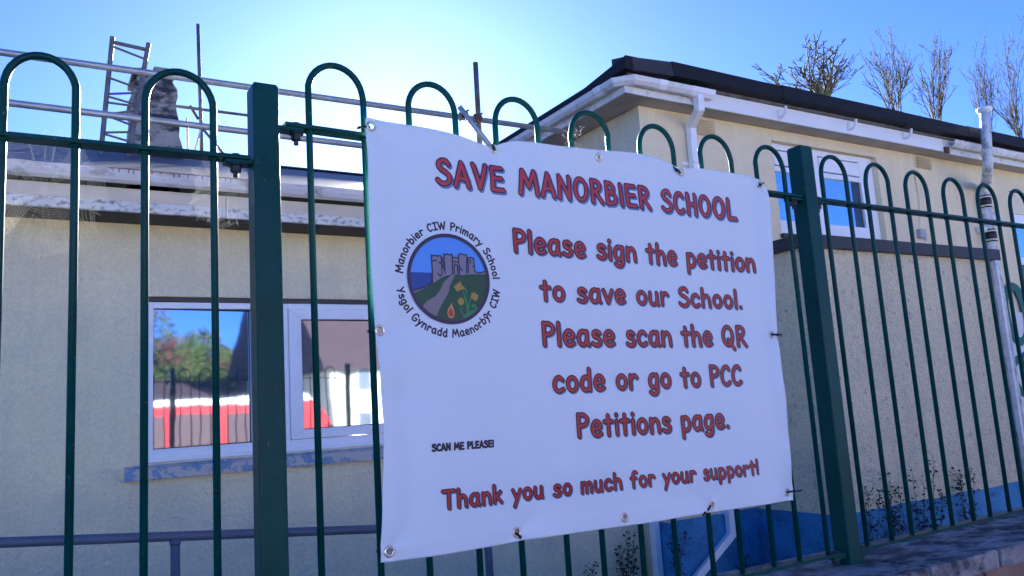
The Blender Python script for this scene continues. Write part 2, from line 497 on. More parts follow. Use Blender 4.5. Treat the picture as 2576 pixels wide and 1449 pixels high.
def resample(pts, n):
    a = np.array([pl(p) for p in pts])
    # Catmull-Rom smoothing of the traced edge
    out = []
    for i in range(len(a) - 1):
        p0 = a[max(0, i - 1)]; p1 = a[i]; p2 = a[i + 1]; p3 = a[min(len(a) - 1, i + 2)]
        for t in np.linspace(0, 1, 9)[:-1]:
            out.append(0.5 * ((2 * p1) + (-p0 + p2) * t + (2 * p0 - 5 * p1 + 4 * p2 - p3) * t * t + (-p0 + 3 * p1 - 3 * p2 + p3) * t ** 3))
    out.append(a[-1]); out = np.array(out)
    s = np.r_[0, np.cumsum(np.linalg.norm(np.diff(out, axis=0), axis=1))]
    q = np.linspace(0, s[-1], n)
    return np.c_[np.interp(q, s, out[:, 0]), np.interp(q, s, out[:, 1])]


NX, NZ = 330, 250
et, eb, el, er = resample(E_top, NX), resample(E_bot, NX), resample(E_left, NZ), resample(E_right, NZ)
s_ = np.linspace(0, 1, NX)[None, :, None]; t_ = np.linspace(0, 1, NZ)[:, None, None]
grid = (1 - t_) * et[None] + t_ * eb[None] + (1 - s_) * el[:, None] + s_ * er[:, None] \
    - ((1 - s_) * (1 - t_) * et[0] + s_ * (1 - t_) * et[-1] + (1 - s_) * t_ * eb[0] + s_ * t_ * eb[-1])
BX, BZ = grid[..., 0], grid[..., 1]
eye_px = [(932, 320), (1241, 375), (1500, 399), (1712, 434), (1908, 466), (950, 833), (1941, 841), (974, 1386), (1296, 1339), (1567, 1301), (1788, 1270), (1980, 1238)]
eyes = [pl(p) for p in eye_px]
_bx0, _bx1, _bz0, _bz1 = BX.min(), BX.max(), BZ.min(), BZ.max()


def bh(x, z):
    """how far the cloth stands proud of the plane (towards the street)"""
    x = np.asarray(x, float); z = np.asarray(z, float)
    u = (x - _bx0) / (_bx1 - _bx0); v = (z - _bz0) / (_bz1 - _bz0)
    h = 0.010 + 0.0060 * np.sin(5.3 * u + 1.0) * np.sin(3.1 * v + .4) + 0.0025 * np.sin(11 * u + 3 * v)
    h += 0.0014 * np.sin(23 * u - 9 * v + 1) * (0.3 + np.abs(v - .5)) + 0.0010 * np.sin(37 * u + 16 * v) * (0.2 + (v - .5) ** 2 * 3)
    # soft creases fanning out of tied eyelets
    for i, (ex, ez) in enumerate(eyes):
        if i in (2, 9): continue
        dx, dz = x - ex, z - ez; r = np.hypot(dx, dz); a = np.arctan2(dz, dx)
        h += -0.006 * np.exp(-(r / 0.05) ** 2)
        h += 0.0017 * np.exp(-((r - .07) / 0.075) ** 2) * np.cos(a * 4 + i * 1.7)
    # vertical folds along the left and right hems
    h += 0.003 * np.exp(-((u - .015) / .03) ** 2) - 0.0035 * np.exp(-((u - .06) / .03) ** 2)
    h += -0.006 * np.exp(-((u - .985) / .03) ** 2) + 0.003 * np.exp(-((u - .93) / .03) ** 2)
    # crumples
    for (cu, cv, su, sv, am) in ((.03, .42, .03, .05, .006), (.05, .36, .05, .03, -.004), (.29, .12, .05, .06, -.005), (.36, .16, .06, .04, .005), (.98, .30, .02, .05, .005),
                                 (.76, .10, .06, .03, .004), (.95, .19, .03, .03, -.004), (.30, .88, .10, .05, .006), (.50, .93, .12, .04, -.004), (.63, .82, .12, .05, .004), (.10, .90, .08, .05, .004)):
        h += .85 * am * np.exp(-((u - cu) / su) ** 2 - ((v - cv) / sv) ** 2)
    # stitched hem along the foot and head
    h += 0.0009 / (1 + np.exp((v - .045) * 400)) + 0.0009 / (1 + np.exp((.955 - v) * 400))
    return h


def msq(GX, GZ, F, attrs=None):
    """marching squares: keep F>0; returns xz, faces, interpolated attrs"""
    nz, nx = F.shape
    ins = F > 0
    idx = -np.ones(F.shape, int)
    vx, vz, va, faces, ed = [], [], [], [], {}

    def node(i, j):
        if idx[i, j] < 0:
            idx[i, j] = len(vx); vx.append(GX[i, j]); vz.append(GZ[i, j]); va.append([A[i, j] for A in attrs] if attrs else None)
        return idx[i, j]

    def cross(a, b):
        k = (a, b) if a < b else (b, a)
        if k not in ed:
            fa, fb = F[k[0]], F[k[1]]; t = fa / (fa - fb)
            ed[k] = len(vx); vx.append(GX[k[0]] * (1 - t) + GX[k[1]] * t); vz.append(GZ[k[0]] * (1 - t) + GZ[k[1]] * t)
            va.append([A[k[0]] * (1 - t) + A[k[1]] * t for A in attrs] if attrs else None)
        return ed[k]
    anyin = ins[:-1, :-1] | ins[1:, :-1] | ins[:-1, 1:] | ins[1:, 1:]
    for i, j in zip(*np.nonzero(anyin)):
        cs = ((i, j), (i, j + 1), (i + 1, j + 1), (i + 1, j))
        poly = []
        for k in range(4):
            a, b = cs[k], cs[(k + 1) % 4]
            if ins[a]: poly.append(node(*a))
            if ins[a] != ins[b]: poly.append(cross(a, b))
        if len(poly) > 2: faces.append(tuple(poly))
    return np.array(vx), np.array(vz), faces, va


def cloth_obj(name, x, z, faces, off, material, parent, attr=None):
    y = YB - bh(x, z) - off
    me = bpy.data.meshes.new(name)
    me.from_pydata(np.c_[x, y, z].tolist(), [], faces)
    me.polygons.foreach_set('use_smooth', [True] * len(me.polygons))
    if attr is not None:
        a = me.attributes.new('edge', 'FLOAT', 'POINT'); a.data.foreach_set('value', [float(q[0]) for q in attr])
    me.materials.append(material)
    o = bpy.data.objects.new(name, me); C.objects.link(o)
    if parent: attach(o, parent)
    return o


banner = thing('banner', 'white cloth banner with red lettering and a round castle crest tied to green railings', 'banner', (1.4, YB, 1.25))
M_banner = mat('banner pvc', (0.76, 0.87, 0.87), rough=0.42, var=0.015, scale=3, bump=0.03, bscale=500)
hole = np.full(BX.shape, 1.0)
for ex, ez in eyes:
    hole = np.minimum(hole, np.hypot(BX - ex, BZ - ez) - 0.0068)
x, z, f, _ = msq(BX, BZ, hole)
sheet = cloth_obj('sheet', x, z, f, 0.0, M_banner, banner)
sol = sheet.modifiers.new('thickness', 'SOLIDIFY'); sol.thickness = 0.0007; sol.offset = 1
for ex, ez in eyes:
    e = 0.006
    hx = (bh(ex + .02, ez) - bh(ex - .02, ez)) / .04; hz = (bh(ex, ez + .02) - bh(ex, ez - .02)) / .04
    n = Vector((-float(hx), -1, -float(hz)))
    c = Vector((ex, YB - float(bh(ex, ez)) - 0.0008, ez))
    MB().torus(c, n, 0.0098, 0.0036, 24, 8).build('eyelet', M_brass, banner, smooth=True)

# ---- lettering: single-stroke hand-drawn alphabet
G = {}


def glyph(ch, w, *st): G[ch] = (w, st)


def spl(*p): return ('s', p)


def lnn(*p): return ('l', p)


def ell(cx, cy, rx, ry): return ('l', tuple((cx + rx * math.cos(q * math.pi / 14), cy + ry * math.sin(q * math.pi / 14)) for q in range(29)))


def dot(x, y): return ('l', ((x, y), (x + .001, y + .012)))


glyph('S', .58, spl((.50, .84), (.42, .97), (.25, .98), (.10, .85), (.13, .66), (.32, .54), (.49, .40), (.53, .20), (.40, .04), (.20, .02), (.04, .14)))
glyph('A', .62, lnn((.03, 0), (.30, 1), (.58, 0)), lnn((.13, .33), (.52, .31)))
glyph('V', .58, lnn((.03, 1), (.27, 0), (.55, 1)))
glyph('E', .56, lnn((.5, .98), (.08, .98), (.08, .02), (.52, .02)), lnn((.08, .52), (.46, .52)))
glyph('M', .84, lnn((.04, 0), (.14, 1), (.40, .30), (.66, 1), (.79, 0)))
glyph('N', .64, lnn((.07, 0), (.09, 1), (.55, 0), (.57, 1)))
glyph('O', .68, ell(.34, .5, .28, .48))
glyph('R', .58, lnn((.08, 0), (.08, 1)), spl((.08, .98), (.3, .99), (.46, .86), (.42, .64), (.25, .52), (.10, .48)), lnn((.22, .5), (.54, 0)))
glyph('B', .58, lnn((.08, 0), (.08, 1)), spl((.08, .98), (.32, .97), (.42, .8), (.34, .6), (.1, .54)), spl((.1, .54), (.4, .5), (.52, .28), (.4, .05), (.08, .02)))
glyph('I', .16, lnn((.08, 1), (.08, 0)))
glyph('1', .50, lnn((.25, .97), (.25, .03)), lnn((.03, .97), (.47, .97)), lnn((.03, .03), (.47, .03)))
glyph('C', .57, spl((.5, .82), (.42, .96), (.24, .93), (.09, .70), (.06, .36), (.16, .08), (.34, .02), (.52, .14)))
glyph('H', .60, lnn((.08, 1), (.08, 0)), lnn((.52, 1), (.52, 0)), lnn((.08, .5), (.52, .5)))
glyph('L', .52, lnn((.08, 1), (.08, .02), (.5, .02)))
glyph('P', .55, lnn((.08, 0), (.08, 1)), spl((.08, .98), (.34, .97), (.5, .80), (.42, .55), (.10, .45)))
glyph('Q', .74, ell(.34, .5, .28, .48), lnn((.36, .30), (.68, -.18)))
glyph('T', .64, lnn((.02, .97), (.62, .97)), lnn((.32, .97), (.32, 0)))
glyph('W', .84, lnn((.02, 1), (.2, 0), (.41, .85), (.62, 0), (.82, 1)))
glyph('Y', .58, lnn((.02, 1), (.29, .5)), lnn((.56, 1), (.22, 0)))
glyph('G', .66, spl((.56, .84), (.42, .97), (.24, .94), (.08, .7), (.06, .36), (.18, .06), (.38, .02), (.56, .15), (.58, .40)), lnn((.58, .42), (.34, .42)))
_bowl = spl((.44, .55), (.30, .65), (.14, .58), (.05, .34), (.11, .09), (.25, .01), (.39, .12), (.45, .36))
glyph('a', .56, _bowl, lnn((.45, .64), (.45, .12), (.52, .0)))
glyph('b', .53, lnn((.07, 1), (.07, 0)), spl((.07, .45), (.2, .62), (.36, .6), (.46, .36), (.4, .1), (.24, .0), (.07, .08)))
glyph('c', .50, spl((.44, .53), (.32, .65), (.16, .60), (.06, .38), (.10, .12), (.26, .01), (.45, .10)))
glyph('d', .54, lnn((.45, 1), (.45, 0)), spl((.45, .5), (.3, .63), (.14, .56), (.06, .32), (.12, .08), (.28, .01), (.45, .14)))
glyph('e', .53, spl((.09, .32), (.30, .33), (.46, .40), (.40, .60), (.24, .66), (.10, .52), (.06, .30), (.14, .07), (.30, .01), (.47, .09)))
glyph('f', .44, spl((.42, .95), (.32, 1.0), (.2, .92), (.17, .75), (.17, .4), (.17, 0)), lnn((.02, .6), (.36, .6)))
glyph('g', .54, _bowl, spl((.45, .64), (.46, .2), (.44, -.15), (.34, -.3), (.18, -.31), (.06, -.22)))
glyph('h', .54, lnn((.07, 1), (.07, 0)), spl((.07, .4), (.20, .58), (.33, .62), (.43, .48), (.46, .2), (.47, 0)))
glyph('i', .16, lnn((.08, .62), (.08, 0)), dot(.08, .90))
glyph('k', .50, lnn((.07, 1), (.07, 0)), lnn((.42, .62), (.08, .28)), lnn((.18, .36), (.46, 0)))
glyph('l', .16, lnn((.08, 1), (.08, 0)))
glyph('m', .77, lnn((.07, .64), (.07, 0)), spl((.07, .4), (.16, .58), (.27, .62), (.36, .5), (.38, .25), (.38, 0)), spl((.38, .4), (.47, .58), (.58, .62), (.67, .5), (.69, .25), (.70, 0)))
glyph('n', .53, lnn((.07, .64), (.07, 0)), spl((.07, .4), (.2, .58), (.33, .62), (.43, .48), (.46, .2), (.47, 0)))
glyph('o', .54, ell(.27, .33, .21, .31))
glyph('p', .53, lnn((.07, .64), (.07, -.34)), spl((.07, .5), (.2, .64), (.36, .6), (.46, .36), (.4, .1), (.24, .0), (.07, .1)))
glyph('r', .43, lnn((.07, .64), (.07, 0)), spl((.07, .4), (.18, .58), (.30, .63), (.40, .53)))
glyph('s', .46, spl((.39, .57), (.26, .65), (.11, .59), (.11, .43), (.26, .35), (.40, .23), (.37, .06), (.21, .0), (.04, .08)))
glyph('t', .44, lnn((.21, .90), (.21, 0)), lnn((.02, .62), (.41, .62)))
glyph('u', .54, spl((.07, .64), (.06, .3), (.12, .06), (.26, .01), (.40, .12), (.44, .3)), lnn((.44, .64), (.45, .1), (.49, 0)))
glyph('v', .47, lnn((.02, .64), (.22, 0), (.44, .64)))
glyph('y', .49, lnn((.03, .64), (.24, .12)), lnn((.46, .64), (.10, -.34)))
glyph('^', .49, lnn((.03, .64), (.24, .12)), lnn((.46, .64), (.10, -.34)), lnn((.10, .80), (.24, .95), (.38, .80)))
glyph('.', .16, dot(.08, .04))
glyph('!', .18, lnn((.10, 1), (.08, .3)), dot(.08, .04))
glyph(' ', .36)


def smooth_pts(p, k=6):
    p = [np.array(q, float) for q in p]; out = []
    for i in range(len(p) - 1):
        p0 = p[max(0, i - 1)]; p1 = p[i]; p2 = p[i + 1]; p3 = p[min(len(p) - 1, i + 2)]
        for t in np.linspace(0, 1, k + 1)[:-1]:
            out.append(0.5 * ((2 * p1) + (-p0 + p2) * t + (2 * p0 - 5 * p1 + 4 * p2 - p3) * t * t + (-p0 + 3 * p1 - 3 * p2 + p3) * t ** 3))
    out.append(p[-1]); return out


OWNER = []


def strokes(text, gap):
    OWNER.clear()
    xx = 0; segs = []
    rnd = random.Random(text)
    for gi, ch in enumerate(text):
        w, st = G[ch]
        jy = rnd.uniform(-.012, .012)
        for kind, p in st:
            q = smooth_pts(p) if kind == 's' else [np.array(a, float) for a in p]
            segs.append([(a[0] + xx, a[1] + jy) for a in q]); OWNER.append(gi)
        xx += w + gap
    return segs, xx - gap


def dist_field(lines, GX, GZ, reach, cell):
    d = np.full(GX.shape, reach)
    x0, z0 = GX[0, 0], GZ[0, 0]
    for ln in lines:
        for (ax, az), (bx, bz) in zip(ln[:-1], ln[1:]):
            i0 = max(0, int((min(ax, bx) - reach - x0) / cell)); i1 = min(GX.shape[1], int((max(ax, bx) + reach - x0) / cell) + 2)
            j0 = max(0, int((min(az, bz) - reach - z0) / cell)); j1 = min(GX.shape[0], int((max(az, bz) + reach - z0) / cell) + 2)
            if i1 <= i0 or j1 <= j0: continue
            gx, gz = GX[j0:j1, i0:i1], GZ[j0:j1, i0:i1]
            ux, uz = bx - ax, bz - az; L2 = ux * ux + uz * uz + 1e-12
            t = np.clip(((gx - ax) * ux + (gz - az) * uz) / L2, 0, 1)
            d[j0:j1, i0:i1] = np.minimum(d[j0:j1, i0:i1], np.hypot(gx - ax - t * ux, gz - az - t * uz))
    return d


def mesh_from_lines(name, lines, r, cell, off, material, parent, shift=(0, 0)):
    P_ = np.array([p for l in lines for p in l])
    lines = [[(a + shift[0], b + shift[1]) for a, b in l] for l in lines]
    x0, z0 = P_.min(0) - 2.5 * r - .004; x1, z1 = P_.max(0) + 2.5 * r + .004
    GX, GZ = np.meshgrid(np.arange(x0, x1, cell), np.arange(z0, z1, cell))
    d = dist_field(lines, GX, GZ, r * 2.2, cell)
    x, z, f, a = msq(GX, GZ, r - d, [(r - d) / r])
    return cloth_obj(name, x, z, f, off, material, parent, a)


def letter_mat(name, fill, edge, lo, hi):
    M = bpy.data.materials.new(name); M.use_nodes = True
    nt = M.node_tree; N = nt.nodes; L = nt.links; b = N['Principled BSDF']
    b.inputs['Roughness'].default_value = 0.45
    at = N.new('ShaderNodeAttribute'); at.attribute_name = 'edge'
    mr = N.new('ShaderNodeMapRange'); mr.interpolation_type = 'SMOOTHSTEP'
    mr.inputs[1].default_value = lo; mr.inputs[2].default_value = hi
    L.new(at.outputs['Fac'], mr.inputs[0])
    mx = N.new('ShaderNodeMix'); mx.data_type = 'RGBA'
    mx.inputs[6].default_value = (*edge, 1); mx.inputs[7].default_value = (*fill, 1)
    L.new(mr.outputs[0], mx.inputs[0]); L.new(mx.outputs[2], b.inputs['Base Color'])
    return M


M_title = letter_mat('title red', (0.54, 0.050, 0.062), (0.012, 0.012, 0.03), .28, .58)
M_text = letter_mat('text red', (0.50, 0.040, 0.036), (0.012, 0.008, 0.014), .26, .66)
M_shadow = mat('letter shadow', (0.14, 0.24, 0.42), rough=0.45, var=0.02)
M_ink = mat('dark ink', (0.028, 0.026, 0.045), rough=0.45, var=0.02)


def text_line(text, a, b, capx, wide, mat_, shadow=None, gap=.12, cell=.0022):
    """a, b: picture points of the base line's ends; capx: picture point straight above a at cap height"""
    A = np.array(pl(a)); B = np.array(pl(b)); cap = pl(capx)[1] - A[1]
    segs, W = strokes(text, gap)
    r = wide * cap / 2
    ux = (B - A - np.array([2 * r, 0])) / W
    A = A + np.array([r, r]); cap = cap - 2 * r
    lines = [[tuple(A + ux * q[0] + np.array([0, cap]) * q[1]) for q in l] for l in segs]
    own = list(OWNER)
    for gi in sorted(set(own)):                   # every printed letter is a piece of its own
        ll = [l for l, k in zip(lines, own) if k == gi]
        o = mesh_from_lines('letter', ll, r, cell, 0.0012 + .0002 * (gi % 2), mat_, banner)
        if shadow:
            mesh_from_lines('letter_shadow', ll, r * 1.0, cell, 0.0006 + .0002 * (gi % 2), M_shadow, o, shift=shadow)


sh1, sh2 = (.0045, -.0050), (.0032, -.0028)
text_line('SAVE MANORBIER SCHOOL', (1087, 470), (1851, 560), (1088, 395), .205, M_title, sh1, gap=.16)
text_line('Please sign the petition', (1282, 640), (1898, 690), (1282, 573), .20, M_text, sh2)
text_line('to save our School.', (1351, 762), (1868, 781), (1351, 699), .20, M_text, sh2)
text_line('Please scan the QR', (1355, 876), (1880, 875), (1355, 807), .20, M_text, sh2)
text_line('code or go to PCC', (1382, 993), (1869, 972), (1382, 925), .20, M_text, sh2)
text_line('Petitions page.', (1443, 1106), (1836, 1081), (1443, 1037), .20, M_text, sh2)
text_line('Thank you so much for your support!', (1101, 1285), (1907, 1195), (1101, 1229), .21, M_text, sh2, gap=.13)
text_line('SCAN ME PLEASE!', (1076, 1138), (1237, 1126), (1076, 1116), .25, M_ink, None, cell=.0011, gap=.11)

# ---- round crest
LC = np.array(pl((1124.4, 703.3)))
_lx = (pl((1227, 700))[0] - pl((1021, 706))[0]) / 2
_lz = (pl((1124.4, 589.5))[1] - pl((1124.4, 817))[1]) / 2
LR = (_lx + _lz) / 2


def lg(x, y):                                     # crest drawing point -> banner plane
    return (LC[0] + (x - 710) / 460 * LR, LC[1] + (747 - y) / 510 * LR)


def flat_poly(name, pts, off, col, parent, cell=.0016, mesh_pts=None):
    pts = np.array(mesh_pts if mesh_pts is not None else [lg(*p) for p in pts])
    x0, z0 = pts.min(0) - .004; x1, z1 = pts.max(0) + .004
    GX, GZ = np.meshgrid(np.arange(x0, x1, cell), np.arange(z0, z1, cell))
    n = len(pts); inside = np.zeros(GX.shape, bool); d = np.full(GX.shape, 9.)
    for i in range(n):
        (ax, az), (bx, bz) = pts[i], pts[(i + 1) % n]
        c = ((az > GZ) != (bz > GZ)); xx = (bx - ax) * (GZ - az) / (bz - az + 1e-12) + ax
        inside ^= c & (GX < xx)
        ux, uz = bx - ax, bz - az; t = np.clip(((GX - ax) * ux + (GZ - az) * uz) / (ux * ux + uz * uz + 1e-12), 0, 1)
        d = np.minimum(d, np.hypot(GX - ax - t * ux, GZ - az - t * uz))
    x, z, f, _ = msq(GX, GZ, np.where(inside, d, -d))
    return cloth_obj(name, x, z, f, off, col, parent)


def circ(r, n=72): return [(LC[0] + LR * r * math.cos(2 * math.pi * i / n), LC[1] + LR * r * math.sin(2 * math.pi * i / n)) for i in range(n)]


ink = lambda n, c: mat(n, c, rough=0.45, var=0.02)
ci = MB()
disc = flat_poly('crest', None, 0.0006, ink('crest sky', (0.10, 0.36, 0.85)), banner, mesh_pts=circ(.95))
L0 = 0.0006
flat_poly('crest_sea', [(255, 688), (540, 690), (540, 800), (430, 850), (310, 890), (262, 800)], L0 + .0003, ink('crest sea', (0.012, 0.07, 0.30)), disc)
hill = [(300, 915), (420, 865), (520, 800), (640, 720), (740, 690), (870, 698), (950, 684), (1142, 680), (1150, 760), (1120, 900), (1050, 1040), (930, 1150), (800, 1215), (690, 1222), (560, 1200), (430, 1110), (340, 990)]
flat_poly('crest_hill', hill, L0 + .0006, ink('crest green', (0.010, 0.085, 0.035)), disc)
castle = [(525, 800), (525, 490), (545, 500), (565, 490), (585, 502), (605, 490), (628, 500), (632, 525), (662, 515), (662, 470), (685, 480), (705, 466), (725, 480), (752, 470), (756, 512), (775, 500),
          (795, 510), (826, 500), (830, 470), (860, 460), (890, 470), (918, 468), (922, 510), (940, 500), (975, 495), (1000, 505), (1000, 665), (1060, 672), (1130, 655), (1135, 682), (950, 688), (870, 702), (740, 694), (640, 728), (540, 795), (320, 915), (312, 895), (450, 850)]
flat_poly('crest_castle', castle, L0 + .0009, ink('crest stone', (0.26, 0.24, 0.29)), disc, cell=.0011)
flat_poly('crest_path', [(735, 700), (780, 698), (745, 760), (705, 830), (690, 900), (640, 980), (580, 1080), (540, 1168), (470, 1130), (398, 1060), (450, 1000), (540, 950), (590, 890), (640, 790)], L0 + .0012, ink('crest path', (0.24, 0.21, 0.21)), disc)
fl_y, fl_g = ink('crest daffodil', (0.42, 0.29, 0.05)), ink('crest leaf', (0.03, 0.26, 0.08))
for q in ([(752, 835), (800, 800), (790, 780), (815, 800), (828, 762), (845, 815), (885, 855), (830, 870), (785, 892)], [(935, 950), (955, 890), (975, 905), (990, 892), (1000, 915), (1022, 920), (1020, 965), (985, 1000)], [(782, 1000), (800, 970), (822, 955), (845, 965), (860, 1010), (825, 1050), (795, 1030)]):
    flat_poly('crest_flower', q, L0 + .0012, fl_y, disc, cell=.0011)
flat_poly('crest_leaves', [(845, 880), (870, 1000), (885, 1120), (850, 1160), (815, 1090), (850, 1085), (810, 1070), (810, 1120), (850, 1180), (810, 1200), (880, 1195), (1010, 1100), (985, 1030), (955, 1025), (930, 1075), (970, 1060), (985, 1085), (920, 1110), (900, 1110), (925, 1010), (945, 960), (930, 950), (900, 1060), (892, 950), (898, 870), (880, 850), (885, 900), (885, 1000), (862, 880)], L0 + .0010, fl_g, disc, cell=.0011)
flat_poly('crest_flame', [(712, 1018), (735, 1090), (742, 1140), (728, 1180), (700, 1192), (670, 1178), (658, 1130), (675, 1080), (698, 1050)], L0 + .0012, ink('crest flame', (0.62, 0.30, 0.10)), disc, cell=.0011)
flat_poly('crest_flame_heart', [(700, 1070), (725, 1120), (728, 1165), (700, 1172), (674, 1160), (676, 1115)], L0 + .0015, ink('crest flame red', (0.50, 0.06, 0.03)), disc, cell=.0011)
walls = [[(310, 890), (430, 850), (515, 795), (522, 700), (522, 490), (545, 500), (565, 490), (585, 502), (605, 490), (630, 500), (632, 525), (662, 515), (662, 470), (685, 480), (705, 466), (725, 480), (754, 470), (756, 512), (775, 500), (795, 510), (826, 500),
          (830, 470), (860, 458), (890, 468), (920, 468), (924, 510), (940, 500), (975, 495), (1002, 505), (1002, 660), (1060, 670), (1132, 650)],
         [(660, 515), (662, 690)], [(630, 525), (628, 700), (605, 725), (580, 690)], [(756, 512), (745, 690)], [(826, 500), (826, 690)], [(922, 510), (908, 680)], [(935, 510), (930, 670)], [(765, 690), (770, 600), (788, 580), (808, 600), (808, 690)],
         [(756, 555), (826, 555)], [(530, 560), (560, 545), (575, 550)], [(640, 540), (655, 580), (640, 610), (655, 650)], [(960, 520), (958, 560)], [(835, 610), (850, 640), (865, 645)], [(985, 600), (1000, 590)], [(600, 570), (625, 580)]]
mesh_from_lines('crest_outline', [[lg(*p) for p in l] for l in walls], .0016, .0009, L0 + .0015, M_ink, disc)
ringm = ink('crest ring', (0.035, 0.028, 0.07))
GX, GZ = np.meshgrid(np.arange(LC[0] - LR * 1.05, LC[0] + LR * 1.05, .0016), np.arange(LC[1] - LR * 1.05, LC[1] + LR * 1.05, .0016))
rr = np.hypot(GX - LC[0], GZ - LC[1]) / LR
x, z, f, _ = msq(GX, GZ, .04 - np.abs(rr - .96))
cloth_obj('crest_ring', x, z, f, L0 + .0018, ringm, disc)


def arc_text(text, r0, cap, a0, a1, flip):
    segs, W = strokes(text, .13)
    lines = []
    for l in segs:
        o = []
        for q in l:
            t = q[0] / W; an = rad(a0 + (a1 - a0) * t)
            rr_ = r0 + (-cap if flip else cap) * q[1]
            o.append((LC[0] + LR * rr_ * math.cos(an), LC[1] + LR * rr_ * math.sin(an)))
        # keep long straight strokes bent with the ring
        lines.append(o)
    o = mesh_from_lines('crest_lettering', lines, .0021, .0010, L0, M_ink, disc)
    o['kind'] = 'stuff'
    return o


arc_text('Manorbier C1W Primary School', 1.10, .165, 175.5, 1.5, False)
arc_text('Ysgol Gynradd Maenorb^r C1W', 1.275, .165, 191, 349, True)

# ------------------------------------------------------------------ cable ties
ties = [('at the corner eyelet beside the first hoop of its panel', [(932, 321, 1.762), (915, 318, 1.768), (905, 321, 1.79)], (903, 321)),
        ('at the sagging dip of the banner head', [(1241, 374, 1.762), (1240, 366, 1.768), (1241, 360, 1.792)], (1240, 366)),
        ('with a long loose tail over the banner head', [(1712, 435, 1.760), (1703, 427, 1.758), (1694, 420, 1.766), (1672, 407, 1.785)], (1703, 428)),
        ('at the banner corner below the last hoop of its panel', [(1908, 468, 1.76), (1914, 464, 1.765), (1921, 460, 1.79)], (1914, 464)),
        ('half way up the hem next to the window', [(950, 833, 1.76), (938, 833, 1.766), (926, 833, 1.79)], (929, 833)),
        ('half way up the hem next to the annex wall', [(1941, 841, 1.76), (1955, 842, 1.768), (1965, 842, 1.79)], (1957, 842)),
        ('at the foot corner level with the ramp handrail', [(974, 1386, 1.76), (960, 1387, 1.766), (949, 1388, 1.79)], (952, 1388)),
        ('under the word you, curling below the hem', [(1297, 1341, 1.76), (1308, 1350, 1.762), (1319, 1358, 1.79)], (1309, 1351)),
        ('under the word support, hooked below the hem', [(1788, 1271, 1.76), (1782, 1282, 1.762), (1773, 1290, 1.775), (1770, 1297, 1.79)], (1773, 1290)),
        ('pointing from the foot corner to the fence post', [(1980, 1238, 1.76), (1995, 1236, 1.768), (2016, 1234, 1.79)], (1998, 1235))]
for lab, pts, hd in ties:
    p = [P(*q) for q in pts]
    t = thing('cable_tie', 'small black cable tie ' + lab, 'cable tie', p[0], 'cable ties holding the banner')
    MB().tube(p, 0.0029, 6).build('strap', M_black, t)
    h = P(hd[0], hd[1], pts[1][2]); d = (p[-1] - p[0]).normalized()
    MB().obox(h, (d, d.cross(Vector((0, 1, 0))), Vector((0, 1, 0))), (0.005, 0.0038, 0.003)).build('head', M_black, t, bevel=0.001)

# ------------------------------------------------------------------ spider webs
def orb_web(c, rx, rz, label, seed, gap_from):
    rnd = random.Random(seed)
    mb = MB(); n = 19
    cx = P(c[0], c[1], D + 0.012)
    sp = [2 * math.pi * (i + rnd.uniform(-.25, .25)) / n for i in range(n)]
    ln = [rnd.uniform(.88, 1.12) for _ in range(n)]

    def pt(k, t): return Vector((cx.x + rx * ln[k] * t * math.cos(sp[k]), cx.y + 0.01 * t * math.cos(3 * sp[k]), cx.z + rz * ln[k] * t * math.sin(sp[k])))
    for k in range(n): mb.tube([pt(k, .03), pt(k, 1.12)], 0.00006, 3, caps=False)
    for i in range(20):
        t = .24 + .78 * i / 19
        for k in range(n):
            if rnd.random() < .10: continue
            a, b = pt(k, t), pt((k + 1) % n, t + .78 / 19 / n)
            md = (a + b) / 2 + Vector((0, 0, -0.0012)); md += (cx - md) * .015
            mb.tube([a, md, b], 0.00006, 3, caps=False)
    t = mb.build('spider_web', M_web, fix=False)
    return tag(t, label, 'spider web', 'orb webs in the railings')


orb_web((112, 480), .105, .125, 'large sunlit orb spider web slung below the wide hoop of the railing', 3, 0)
orb_web((556, 472), .062, .085, 'smaller sunlit orb spider web between the railing bar and the fence post', 5, 0)
rnd = random.Random(11)
for lab, c, n, sp in (('tangle of sunlit web threads and dew beside the top of the fence post', (745, 300), 46, (40, 45)), ('wispy web threads glinting between the hoops above the banner head', (1440, 345), 26, (30, 26))):
    mb = MB()
    for i in range(n):
        a = P(c[0] + rnd.gauss(0, sp[0] / 2), c[1] + rnd.gauss(0, sp[1] / 2), D + rnd.uniform(-.01, .02))
        d = Vector((rnd.uniform(-1, 1), 0, rnd.uniform(-.2, 1))).normalized()
        mb.tube([a, a + d * rnd.uniform(.003, .012)], 0.00022, 3)
    a, b = P(c[0] - sp[0], c[1] + sp[1], D + .008), P(c[0] + sp[0], c[1] - sp[1], D + .008)
    mb.tube([a, b], 0.00012, 3)
    mb.tube([P(c[0] - sp[0], c[1] - sp[1] * .2, D + .008), P(c[0] + sp[0], c[1] + sp[1], D + .008)], 0.00012, 3)
    o = mb.build('web_threads', M_web, fix=False)
    tag(o, lab, 'spider web')
#PART2

